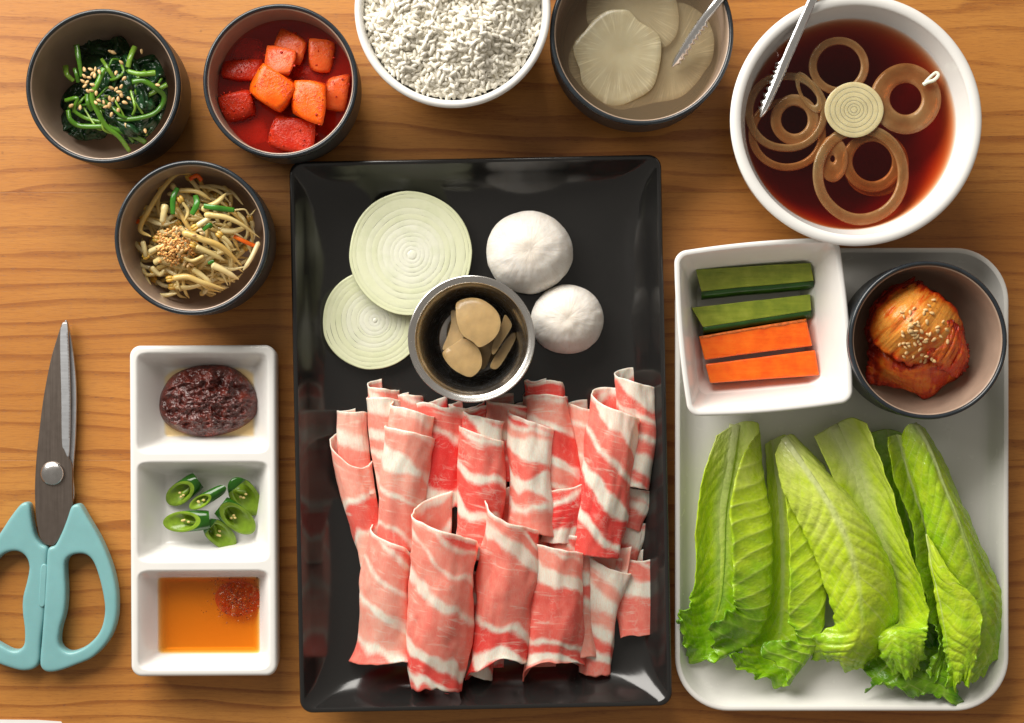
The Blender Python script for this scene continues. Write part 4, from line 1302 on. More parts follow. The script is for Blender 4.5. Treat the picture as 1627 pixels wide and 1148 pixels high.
# ------------------------------------------------------------------ cabbage kimchi
def kimchi():
    ox, oy, s_ = 1360, 420, 4.99
    t = thing('cabbage_kimchi', tuple(W(np.array([1470, 540, 22]))), 'heap of red orange cabbage kimchi with sesame seeds in the tray bowl', 'kimchi')

    def sheet(name, rows, seed, red0, red1, nu=60, nv=90, amp=2.2, ridge=1.8, solid=3.0):
        R = np.array([[(ox + x / s_, oy + y / s_, z + 26) for x, y, z in r] for r in rows], float)
        A = np.stack([cr(R[:, j], nv) for j in range(R.shape[1])], 1)
        B = np.stack([cr(A[i], nu) for i in range(nv)], 0)
        tt = np.linspace(0, 1, nv)[:, None] + np.zeros((1, nu))
        u = np.linspace(0, 1, nu)[None, :] + np.zeros((nv, 1))
        e = np.exp(-np.minimum(np.minimum(u, 1 - u), np.minimum(tt, 1 - tt)) / .06)
        rd = fbm(np.stack([tt * 11, u * 1.6, u * 0 + seed], -1), seed, 3)
        B[..., 2] += ridge * rd + amp * fbm(np.stack([tt * 4, u * 4, u * 0], -1), seed + 1, 4) - 3 * e + 2.5 * e * vn(np.stack([tt * 24, u * 24, u * 0], -1), seed)
        B[..., 0] += 3.5 * e * vn(np.stack([tt * 14, u * 14, u * 0 + 5], -1), seed + 2)
        B[..., 1] += 3.5 * e * vn(np.stack([tt * 14, u * 14, u * 0 + 9], -1), seed + 3)
        red = red0 + (red1 - red0) * e + .28 * (rd < -.35) + .18 * fbm(np.stack([tt * 3, u * 3, u * 0], -1), seed + 5, 2)
        mesh(name, W(B).reshape(-1, 3), grid_faces(nv, nu), M['kimchi'], t, attrs={'red': red}, uv=np.stack([u * 110 + seed * 31, tt * 120], -1), solid=solid, fix=False)

    # the wet red underside of the heap
    a = np.linspace(0, 2 * math.pi, 72, endpoint=False)
    rows = []
    for r, z in [(1.0, 0), (1.0, 12), (.92, 30), (.74, 48), (.45, 60), (.02, 64)]:
        x = (480 + 372 * r * np.cos(a) * (1 + .07 * np.sin(3 * a + 1))) / s_ + ox
        y = (580 + 430 * r * np.sin(a) * (1 + .06 * np.cos(2 * a))) / s_ + oy
        zz = 22 + z + 4 * fbm(np.column_stack([x * .08, y * .08, x * 0]), 3, 3)
        rows.append(np.column_stack([x, y, zz]))
    V, F = loft_rings(rows)
    mesh('lower_leaves', W(V), F, M['kimchi'], t, attrs={'red': .95}, uv=V[:, :2])
    sheet('leaf_layer', [[(440, 110, 46), (270, 190, 44), (130, 330, 40), (70, 520, 34)], [(520, 150, 66), (340, 260, 66), (190, 400, 62), (110, 600, 50)], [(600, 220, 74), (430, 350, 78), (300, 480, 76), (180, 680, 60)]], 61, .75, .95)
    sheet('leaf_layer', [[(100, 600, 40), (100, 770, 36), (85, 945, 20)], [(250, 680, 66), (240, 830, 56), (235, 945, 26)], [(430, 770, 72), (400, 900, 58), (410, 1000, 24)], [(600, 740, 78), (600, 900, 60), (570, 1050, 20)], [(760, 690, 78), (760, 840, 60), (735, 935, 24)], [(880, 620, 54), (890, 750, 44), (855, 860, 24)]], 62, .38, .95, ridge=3.2)
    sheet('leaf_layer', [[(440, 150, 66), (300, 225, 72), (170, 330, 72), (92, 510, 58)], [(530, 175, 84), (420, 300, 102), (290, 430, 104), (130, 610, 72)], [(660, 245, 86), (560, 400, 110), (430, 540, 112), (250, 700, 82)],
                         [(800, 380, 76), (720, 500, 100), (600, 620, 104), (380, 780, 80)], [(850, 560, 56), (820, 650, 72), (700, 700, 84), (470, 800, 66)]], 63, .02, .80, ridge=2.0)
    sheet('leaf_layer', [[(720, 440, 98), (640, 600, 104), (560, 720, 96)], [(790, 470, 92), (740, 640, 98), (640, 790, 88)], [(850, 560, 76), (840, 720, 80), (740, 880, 66)], [(880, 660, 54), (885, 760, 54), (820, 880, 48)]], 64, .48, .9, ridge=3.0)
    r = np.random.default_rng(4)
    pts = []
    for x, y in [(615, 280), (580, 325), (690, 455), (720, 518), (650, 528), (672, 570), (727, 610), (455, 730), (515, 762), (548, 768), (600, 745), (560, 728), (528, 712), (615, 762), (430, 380), (540, 385), (460, 350)]:
        pts.append((ox + x / s_, oy + y / s_, 0))
    for _ in range(48):
        x, y = r.normal(492, 75), r.normal(540, 85)
        pts.append((ox + x / s_, oy + y / s_, 0))
    # drop the seeds onto the leaf surface
    out = []
    tops = [o for o in t.children if o.name.startswith('leaf_layer')]
    C = np.vstack([np.array([v.co for v in o.data.vertices]) + np.array(t.location) for o in tops])
    for x, y, _ in pts:
        z = 120.0
        for _k in range(3):
            w = W(np.array([x, y, z]))
            d = np.hypot(C[:, 0] - w[0], C[:, 1] - w[1])
            near = C[np.argsort(d)[:6]]
            z = near[:, 2].max() / S
        out.append((x, y, z + 2.6))
    seeds(t, out, 5)


kimchi()
# ------------------------------------------------------------------ liquids
def liquid(name, cx, cy, zref, prof, mat, label, cat, n=96):
    """prof: from the bottom centre outwards and up to the surface, real layout units; edges sink into the bowl wall"""
    V, F = lathe_vf(prof, n)
    o = mesh(name, place(V, cx, cy, 0, zref=zref), F, mat)
    return tagit(o, label, cat)


liquid('soy_broth', 1361, 190, 165, [(0, 17), (74, 23), (122, 49), (153, 95), (162, 124), (164, 128), (161, 128.2), (158, 127.4), (150, 127), (0, 127)], M['broth'], 'dark red brown soy broth in the large white bowl', 'broth')
liquid('red_brine', 445, 128, BH, [(0, 8), (56, 10), (88, 22), (105, 50), (108, 81), (104, 81.4), (100, 80.6), (0, 80.4)], M['redbrine'], 'bright red chili liquid around the radish cubes', 'brine')
liquid('pickle_brine', 1020, 52, BH, [(0, 8), (66, 10), (106, 22), (124, 50), (131, 84), (127, 84.4), (122, 83.6), (0, 83.4)], M['brine'], 'pale cloudy brine around the pickled radish slices', 'brine')


# ------------------------------------------------------------------ onion rings in the broth
def ring_piece(cx, cy, z, ro, ri, th, label, seed, tilt=(0, 0), ecc=(1, 1), rot=0.0):
    a = np.linspace(0, 2 * math.pi, 96, endpoint=False)
    wob = 1 + .05 * n1(np.cos(a) * 1.2 + 4, seed) + .05 * n1(np.sin(a) * 1.2 + 8, seed + 1)
    w = ro - ri
    prof = [(ri, -th), (ri - .6, -th * .4), (ri + .6, -1.0), (ri + w * .22, -.1), (ri + w * .5, .1), (ri + w * .78, -.1), (ro - .6, -.9), (ro + .4, -th * .4), (ro, -th)]
    rows = []
    for r, zz in prof:
        x, y = r * wob * np.cos(a) * ecc[0], r * wob * np.sin(a) * ecc[1]
        cc, ssn = math.cos(rot), math.sin(rot)
        x, y = x * cc - y * ssn, x * ssn + y * cc
        rows.append(np.column_stack([cx + x, cy + y, z + zz + tilt[0] * x + tilt[1] * y + 1.2 * n1(np.cos(a + 1) * 2 + r * .02, seed + 5)]))
    V = np.vstack(rows)
    ed = np.repeat(np.array([.7, .85, .65, .40, .30, .42, .65, .9, .7]), 96)
    o = mesh('onion_ring', W(V), grid_faces(len(prof), 96, True, True), M['bonion'], attrs={'edge': ed * (1 + .3 * n1(np.tile(np.cos(a) * 2 + 3, 9), seed + 4))})
    return tagit(o, label, 'onion ring', 'onion rings floating in the broth')


ring_piece(1333, 104.5, 125.0, 46, 34, 11, 'onion ring at the top of the broth, nearest the far rim', 1)
ring_piece(1439, 157, 124.5, 57, 26, 12, 'thick onion ring at the right of the broth with a red centre', 2, tilt=(.0, .035))
ring_piece(1251, 178, 125.5, 65, 53, 12, 'wide thin onion ring under the tongs at the left of the broth', 3, tilt=(0.0, -.01))
ring_piece(1262, 190, 123.5, 39, 22, 10, 'small onion ring inside the wide left ring', 4, tilt=(.03, -.02))
ring_piece(1250, 214, 121, 62, 50, 9, 'sunken onion ring below the wide left ring', 5, ecc=(1, .92))
ring_piece(1366, 276, 125.5, 78, 61, 13, 'largest onion ring at the bottom of the broth', 6, tilt=(-.012, 0))
ring_piece(1386, 256, 120, 47, 31, 10, 'sunken onion ring seen through the largest ring', 7, tilt=(0, -.02))
ring_piece(1392, 262, 112, 52, 40, 9, 'deepest onion ring under the largest ring', 8)
ring_piece(1323, 252, 122, 24, 4, 9, 'small onion piece half hidden by the left side of the largest ring', 9, ecc=(1, 1.5), tilt=(.05, 0))
ring_piece(1284, 146, 127, 26, 17, 8, 'short curved onion piece beside the tongs', 10, ecc=(.55, 1.4), rot=-.5)


def onion_disc():
    t = thing('onion_disc', tuple(W(np.array([1357, 174, 120]))), 'solid pale onion heart floating in the middle of the rings', 'onion slice')
    N = 80
    a = np.linspace(0, 2 * math.pi, N, endpoint=False)
    ed = [0.0, 5, 9.5, 15, 21, 29, 37, 45.5]
    for k in range(len(ed) - 1):
        r0, r1 = ed[k] + (.4 if k else 0), ed[k + 1]
        dz = (0.2, -.05, .08, -.04, .06, -.05, 0)[k]
        pr = [(max(r0, .01), -9), (max(r0, .01), dz - .12), (r0 + (r1 - r0) * .25, dz), (r0 + (r1 - r0) * .75, dz), (r1, dz - (.15 if k < 6 else .8)), (r1, -9)]
        rows = [np.column_stack([1357 + r * np.cos(a) * (1 + .03 * np.cos(2 * a)), 174 + r * np.sin(a) * .97, np.full(N, 129 + z) + .02 * r * np.sin(a)]) for r, z in pr]
        mesh('onion_layer', W(np.vstack(rows)), grid_faces(len(pr), N, True, True), M['bonion_pale'], t, sharp=50)


onion_disc()
Vt, Ft = tube_vf(cr([(1467, 134, 129), (1474, 130, 132), (1484, 127, 133), (1491, 119, 132), (1487, 115, 131), (1478, 122, 131), (1470, 130, 129)], 30), np.linspace(3.2, 2.2, 30), 8, .7)
tagit(mesh('onion_shred', W(Vt), Ft, M['onion'], attrs={'ring': .8}), 'tiny white onion shred looped on the thick right ring', 'onion shred')

# ------------------------------------------------------------------ pickled radish slices
PZ = lambda pts: zg(pts, 860, 0, 5.084)
rs = 'thin radish slices in brine'
flat_slice('pickled_radish_slice', PZ([(350, 250), (240, 390), (222, 540), (280, 650), (400, 770), (600, 880), (760, 850), (900, 700), (900, 400), (650, 200)]), 66, 4, (.02, .0), M['rslice'], 'lowest pickled radish slice peeking out at the left and front', 'radish slice', rs, org=PZ([(600, 520)])[0], wave=3, seed=1, rings=8)
flat_slice('pickled_radish_slice', PZ([(1110, 20), (1300, 110), (1390, 270), (1387, 460), (1320, 575), (1235, 690), (1110, 790), (900, 832), (700, 872), (640, 800), (760, 400), (950, 150)]), 70, 4, (-.02, .0), M['rslice'], 'pickled radish slice at the right under the tongs', 'radish slice', rs, org=PZ([(1050, 480)])[0], wave=3, seed=2, rings=8)
flat_slice('pickled_radish_slice', PZ([(420, -120), (365, 140), (450, 260), (700, 360), (960, 385), (1062, 330), (1112, 200), (1092, 0), (1000, -160), (700, -220)]), 76, 4, (.0, .02), M['rslice'], 'pickled radish slice at the far side, cut off by the picture edge', 'radish slice', rs, org=PZ([(735, 40)])[0], wave=3, seed=3, rings=8)
flat_slice('pickled_radish_slice', PZ([(620, 75), (710, 85), (790, 170), (940, 270), (972, 390), (950, 560), (890, 720), (720, 822), (600, 857), (490, 825), (340, 690), (310, 560), (255, 380), (350, 250), (430, 150), (530, 85)]), 86, 4, (.02, -.03), M['rslice'], 'large round pickled radish slice on top with pale radial lines', 'radish slice', rs, org=PZ([(620, 420)])[0], wave=3, seed=4, rings=9)


# ------------------------------------------------------------------ serrated steel tongs
def tongs(path, wid, side, label, teeth):
    P = cr(np.array(path, float), 120)
    t = thing('steel_tongs', tuple(W(P[-1])), label, 'tongs')
    for which in (0, 1):
        Q_ = P.copy()
        s = np.linspace(0, 1, 120)
        if which:
            Q_[:, 2] -= 7 + 4 * s
            Q_[:, 0] += 1.5
        T = np.gradient(Q_, axis=0)
        T /= np.linalg.norm(T, axis=1)[:, None]
        A = np.cross(T, (0, 0, 1.0))
        A /= np.linalg.norm(A, axis=1)[:, None]
        if A[60, 0] * side < 0:
            A = -A
        U = np.array([0, 0, 1.0])
        nc = 11
        c = np.linspace(-1, 1, nc)
        w = wid * (.62 + .38 * np.clip((1 - s) * 3, 0, 1)) * np.where(s > .965, np.sqrt(np.clip((1 - s) / .035, 0.02, 1)), 1)
        # serration on both lips over the gripping part
        on = np.clip((s - teeth) / .02, 0, 1) * np.clip((.985 - s) / .02, 0, 1)
        tr = np.abs(((s - teeth) * 10 / (1 - teeth)) % 1 - .5) * 2
        V = np.zeros((120, nc, 3))
        for k in range(nc):
            lat = c[k] * w / 2
            hgt = wid * .20 * (1 - c[k] ** 2) * (1 if which == 0 else -1)
            ex = np.zeros(120)
            if k >= nc - 2:
                ex = on * tr * 7.0 * (1 if k == nc - 1 else .35)
            if k == 0:
                ex = -on * tr * 1.2
            V[:, k] = Q_ + A * (lat + ex)[:, None] + U * (hgt - (0 if which else 1) * abs(ex) * .25)[:, None]
        mesh('arm', W(V).reshape(-1, 3), grid_faces(120, nc), M['steel_tong'], t, solid=1.8, fix=False, sharp=35)
    # spring end where both arms meet, beyond the bowl
    e = P[0]
    d = P[0] - P[4]
    d /= np.linalg.norm(d)
    Vt, Ft = tube_vf(np.array([e + d * k for k in (-2, 6, 12, 15)]) + (0, 0, -4), [wid * .5, wid * .55, wid * .45, wid * .2], 12, .7)
    mesh('spring_end', W(Vt), Ft, M['steel_tong'], t)


tongs([(1335, -270, 215), (1245, -140, 188), (1190, -62, 166), (1140, 2, 146), (1105, 48, 122), (1068, 106, 92)], 11, 1, 'serrated steel tongs resting in the pickled radish bowl', .72)
tongs([(1400, -250, 235), (1350, -135, 208), (1312, -50, 186), (1288, 4, 172), (1252, 85, 152), (1234, 128, 143), (1208, 186, 132)], 13, -1, 'serrated steel tongs dipping into the onion broth', .70)


# ------------------------------------------------------------------ red radish cubes
CUBES = []


def cube(cx, cy, z, sx, sy, sz, rot, mat, label, seed, tilt=(0, 0)):
    n = 9
    P = []
    idx = {}
    F = []
    g = np.linspace(-1, 1, n)

    def vid(i, j, k):
        if (i, j, k) not in idx:
            idx[(i, j, k)] = len(P)
            P.append((g[i], g[j], g[k]))
        return idx[(i, j, k)]
    for a_ in range(n - 1):
        for b_ in range(n - 1):
            for e in (0, n - 1):
                F.append((vid(a_, b_, e), vid(a_ + 1, b_, e), vid(a_ + 1, b_ + 1, e), vid(a_, b_ + 1, e)))
                F.append((vid(a_, e, b_), vid(a_ + 1, e, b_), vid(a_ + 1, e, b_ + 1), vid(a_, e, b_ + 1)))
                F.append((vid(e, a_, b_), vid(e, a_ + 1, b_), vid(e, a_ + 1, b_ + 1), vid(e, a_, b_ + 1)))
    p = np.array(P)
    r_ = np.random.default_rng(seed)
    # hand-cut: every corner moved on its own, edges softened
    cj = r_.uniform(-.27, .27, (2, 2, 2, 3))
    w = (p + 1) / 2
    off = 0
    for i in (0, 1):
        for j in (0, 1):
            for k in (0, 1):
                ww = (w[:, 0] if i else 1 - w[:, 0]) * (w[:, 1] if j else 1 - w[:, 1]) * (w[:, 2] if k else 1 - w[:, 2])
                off = off + ww[:, None] * cj[i, j, k]
    l = np.linalg.norm(p, axis=1, keepdims=True)
    p = p * (1 - .17 * np.clip(l - 1.15, 0, 1) / .5) + off
    p = p + .035 * p / l * fbm(p * 2.2, seed, 3)[:, None] + .018 * p / l * fbm(p * 7, seed + 3, 2)[:, None]
    x, y, zz = p[:, 0] * sx / 2, p[:, 1] * sy / 2, p[:, 2] * sz / 2
    a_ = math.radians(rot)
    X, Y = x * math.cos(a_) - y * math.sin(a_), x * math.sin(a_) + y * math.cos(a_)
    V = np.column_stack([cx + X, cy + Y, z + zz + tilt[0] * X + tilt[1] * Y])
    CUBES.append((V, p / l, mat))
    o = mesh('radish_cube', W(V), F, mat)
    return tagit(o, label, 'radish cube', 'kimchi radish cubes in the red bowl')


cube(394, 82, 56, 46, 42, 40, 12, M['kk_red'], 'sunken dark red radish cube at the upper left of the bowl', 1)
cube(399, 208, 50, 50, 42, 40, -14, M['kk_red'], 'sunken red radish cube at the lower left of the bowl', 2)
cube(480, 126, 58, 48, 42, 44, 20, M['kk_red'], 'red radish cube buried in the middle under the orange ones', 3)
cube(462, 72, 70, 50, 46, 44, 26, M['kk_pink'], 'dull orange radish cube at the far side of the bowl', 4, (.05, .15))
cube(509, 88, 72, 42, 50, 44, 4, M['kk_pink'], 'upright tan orange radish cube at the upper right', 5, (-.08, .05))
cube(386, 112, 70, 62, 38, 42, 4, M['kk_red'], 'red radish cube against the left wall of the bowl', 6, (0, .12))
cube(378, 166, 74, 54, 46, 46, -18, M['kk_red'], 'chili crusted red radish cube at the lower left', 7, (.1, .0))
cube(535, 148, 74, 40, 60, 44, 8, M['kk_pink'], 'orange radish cube against the right wall of the bowl', 8, (-.12, .0))
cube(462, 211, 72, 74, 52, 46, 8, M['kk_red'], 'chili crusted red radish cube nearest the front rim', 9, (.0, .08))
cube(442, 96, 92, 46, 42, 40, 14, M['kk_pink'], 'pale orange radish cube on top above the bright ones', 10, (.06, .1))
cube(434, 142, 94, 62, 56, 46, 30, M['kk_orange'], 'bright orange radish cube in the centre on top', 11, (.0, .1))
cube(490, 161, 94, 54, 66, 46, 10, M['kk_orange'], 'bright orange radish cube on top right of the centre', 12, (-.05, .05))


def flakes():
    r_ = np.random.default_rng(77)
    V0, F0 = lathe_vf([(0.001, -.5), (.9, -.2), (1, .1), (0.001, .5)], 6)
    F0 = orient(V0, F0)
    parts = []
    for V, nn, mat in CUBES:
        ok = np.where(nn[:, 2] > .15)[0]
        for i in r_.choice(ok, 34 if mat is M['kk_red'] else 9):
            k = r_.uniform(.8, 2.3)
            parts.append((V0 * (k, k * r_.uniform(.6, 1.2), k * .8) + V[i] + nn[i] * .6 + r_.normal(0, 1.0, 3) * (1, 1, .2), F0))
    V, F = join(parts)
    o = mesh('chili_flakes', W(V), F, M['chili'], fix=False)
    tagit(o, 'red chili flakes clinging to the radish cubes', 'chili flakes', kind='stuff')


flakes()

# ------------------------------------------------------------------ steamed rice
def rice():
    r_ = np.random.default_rng(21)
    cx, cy = 719, 10
    base_rad = 142.0

    def hgt(x, y):
        d = np.hypot(x, y) / base_rad
        return 134 + 34 * np.clip(1 - d ** 2.2, -.2, 1) + 9 * fbm(np.stack([x * .024, y * .024, x * 0], -1), 5, 3) * np.clip(1.15 - d, 0, 1)
    parts = []
    # packed body
    n = 64
    a = np.linspace(0, 2 * math.pi, n, endpoint=False)
    rows = []
    for q in np.linspace(1.0, .01, 18):
        x, y = base_rad * q * np.cos(a), base_rad * q * np.sin(a)
        rows.append(np.column_stack([x, y, hgt(x, y) - 1.2 + 8.0 * np.clip(fbm(np.stack([x * .045, y * .045, x * 0 + 3], -1), 12, 3), -.6, 1.2)]))
    rows.insert(0, rows[0] * (.80, .80, 0) + (0, 0, 70))
    V, F = loft_rings(rows)
    parts.append((V, F))
    gv, gf = lathe_vf([(0.001, -1), (.5, -.86), (.86, -.42), (.95, .05), (.82, .5), (.48, .88), (0.001, 1)], 9)
    gv = gv[:, [2, 0, 1]]
    gf = orient(gv, gf)
    def dart(n_try, sep, rad_):
        pts = []
        cell = {}
        for _ in range(n_try):
            q, an = rad_ * math.sqrt(r_.uniform()), r_.uniform(0, 2 * math.pi)
            x, y = q * math.cos(an), q * math.sin(an)
            ci, cj = int(x // sep), int(y // sep)
            if all((x - u) ** 2 + (y - w) ** 2 > sep * sep for i in (-1, 0, 1) for j in (-1, 0, 1) for u, w in cell.get((ci + i, cj + j), ())):
                cell.setdefault((ci, cj), []).append((x, y))
                pts.append((x, y))
        return np.array(pts)
    for lay, (sep, dz0) in enumerate([(5.6, -.6), (7.4, 2.4), (17.0, 5.4)]):
        pts = dart(9000 if lay < 2 else 700, sep, base_rad * (.99 if lay < 2 else .9))
        X, Y = pts[:, 0], pts[:, 1]
        clump = 8.0 * np.clip(fbm(np.stack([X * .045, Y * .045, X * 0 + 3], -1), 12, 3), -.6, 1.2)
        Z = hgt(X, Y) + clump + dz0 + r_.uniform(-1, 1, len(X))
        for i in range(len(X)):
            yaw, pit = r_.uniform(0, math.pi * 2), r_.normal(0, .2)
            L_, w_ = r_.uniform(6.2, 8.0), r_.uniform(3.2, 3.8)
            v = gv * (L_, w_, w_ * .85)
            v[:, 2] += .05 * v[:, 0] ** 2 * r_.uniform(-.5, .6)
            c1, s1, c2, s2 = math.cos(pit), math.sin(pit), math.cos(yaw), math.sin(yaw)
            x, z = v[:, 0] * c1 - v[:, 2] * s1, v[:, 0] * s1 + v[:, 2] * c1
            parts.append((np.column_stack([x * c2 - v[:, 1] * s2 + X[i], x * s2 + v[:, 1] * c2 + Y[i], z + Z[i]]), gf))
    V, F = join(parts)
    P = np.column_stack([V[:, 0] * fz(150) , V[:, 1] * fz(150), V[:, 2]])
    o = mesh('steamed_rice', place(P, cx, cy, 0, zref=150), F, M['rice'], fix=False)
    tagit(o, 'heap of steamed white rice in the round white bowl', 'rice', kind='stuff')


rice()


# ------------------------------------------------------------------ spinach
def spinach():
    ox, oy, s_ = 90, 60, 6.04
    t = thing('spinach_salad', tuple(W(np.array([185, 160, 14]))), 'seasoned green spinach with sesame seeds heaped in a dark bowl', 'spinach')
    r_ = np.random.default_rng(31)
    # crumpled cooked leaves
    for k in range(48):
        a, d = r_.uniform(0, 6.28), 80 * math.sqrt(r_.uniform(0, 1))
        cx, cy = 196 + d * math.cos(a), 155 + d * math.sin(a)
        top = 90 - 34 * (d / 80) ** 2
        n = 22
        u, v = np.meshgrid(np.linspace(-1, 1, n), np.linspace(-1, 1, n), indexing='ij')
        L_, w_ = r_.uniform(24, 38), r_.uniform(14, 24)
        sh = np.sqrt(np.clip(1 - u ** 2 * .9, .05, 1))
        x, y = u * L_, v * w_ * sh
        z = 7 * fbm(np.stack([u * 1.6 + k, v * 1.6, u * 0], -1), k, 4) + 5 * np.cos(v * 2.2) - 4 * u ** 2
        yaw = r_.uniform(0, 6.28)
        X, Y = x * math.cos(yaw) - y * math.sin(yaw), x * math.sin(yaw) + y * math.cos(yaw)
        P = np.stack([cx + X, cy + Y, np.maximum(top + z - r_.uniform(0, 18), 26)], -1)
        # keep inside the bowl
        dd = np.hypot(P[..., 0] - 172, P[..., 1] - 146)
        f = np.where(dd > 94, 94 / dd, 1)
        P[..., 0], P[..., 1] = 172 + (P[..., 0] - 172) * f, 146 + (P[..., 1] - 146) * f
        mesh('leaf', W(P).reshape(-1, 3), grid_faces(n, n), M['spinach'], t, solid=1.2, fix=False)
    stems = [([(190, 65, 96), (215, 220, 100), (240, 370, 96)], (5.6, 3.6)), ([(455, 290, 108), (400, 420, 110), (340, 560, 106), (400, 720, 100), (480, 850, 92), (600, 950, 84), (700, 1085, 70)], (5.6, 4.2)),
             ([(110, 690, 82), (130, 780, 84), (210, 840, 82), (350, 850, 84), (460, 850, 84), (600, 890, 80), (760, 950, 72), (850, 1000, 64)], (4.6, 5.2)),
             ([(725, 420, 98), (830, 410, 100), (950, 480, 94), (1030, 560, 84), (1000, 660, 80), (900, 740, 82), (700, 780, 86), (550, 770, 84)], (5.4, 4.2)),
             ([(750, 85, 84), (710, 180, 92), (685, 280, 90)], (5.4, 5.0)), ([(685, 318, 102), (800, 346, 104), (945, 335, 98)], (4.4, 5.6)), ([(1060, 445, 84), (950, 510, 82), (820, 590, 80), (755, 690, 76)], (4.6, 3.6)),
             ([(80, 600, 86), (195, 580, 92), (170, 690, 84), (270, 765, 80), (420, 805, 80)], (3.8, 3.4)), ([(85, 270, 76), (100, 350, 84), (160, 410, 80)], (5.5, 4)), ([(170, 290, 90), (190, 350, 92), (210, 420, 86)], (3.6, 4.2)),
             ([(290, 540, 84), (300, 620, 88), (340, 690, 80)], (4, 5)), ([(430, 200, 82), (490, 290, 90), (560, 400, 84)], (3, 4)), ([(500, 840, 76), (650, 850, 74), (870, 920, 62)], (4, 4.5)), ([(560, 400, 86), (640, 330, 90), (620, 250, 84)], (2.5, 2.5))]
    for pts, (r0, r1) in stems:
        P = cr(np.array([(ox + x / s_, oy + y / s_, z) for x, y, z in pts]), 44)
        Vt, Ft = tube_vf(P, np.linspace(r0, r1, 44) * .86 * (1 + .08 * n1(np.linspace(0, 8, 44), int(pts[0][0]))), 12, .75)
        mesh('stem', W(Vt), Ft, M['stem'], t)
    for k in range(16):
        a, d = r_.uniform(0, 6.28), r_.uniform(20, 66)
        c0 = np.array([192 + d * math.cos(a), 152 + d * math.sin(a), 88 - 20 * (d / 66) ** 2])
        yaw, L_ = r_.uniform(0, 6.28), r_.uniform(16, 34)
        dv = np.array([math.cos(yaw), math.sin(yaw), 0]) * L_
        sv = np.array([-math.sin(yaw), math.cos(yaw), 0]) * r_.uniform(-14, 14)
        Vt, Ft = tube_vf(cr(np.array([c0 - dv, c0 + sv * .8 + (0, 0, 7), c0 + sv + (0, 0, 5) + dv * .5, c0 + dv - (0, 0, 5)]), 26), np.linspace(r_.uniform(1.6, 3.2), 2.2, 26), 9, .8)
        mesh('stem', W(Vt), Ft, M['stem'], t)
    pts = [(265, 300, 104), (325, 300, 106), (370, 300, 106), (410, 325, 116), (345, 345, 106), (265, 365, 104), (250, 415, 102), (290, 425, 102), (270, 460, 102), (300, 510, 102), (335, 505, 112), (380, 530, 110), (345, 450, 112), (365, 360, 108), (310, 380, 104),
           (620, 235, 98), (570, 335, 100), (648, 390, 98), (620, 465, 98), (600, 520, 98), (620, 545, 97), (590, 585, 98), (695, 580, 96), (655, 620, 96), (450, 615, 102), (405, 600, 106), (505, 645, 98), (470, 660, 100), (590, 700, 94), (525, 735, 95), (375, 620, 110),
           (515, 130, 86), (545, 140, 85), (815, 130, 84), (970, 450, 98), (570, 490, 96), (525, 480, 96), (510, 580, 96), (540, 590, 96), (670, 840, 88), (850, 890, 76), (225, 665, 90), (140, 650, 90)]
    seeds(t, [(ox + x / s_, oy + y / s_, z) for x, y, z in pts], 8, 1.08)


spinach()


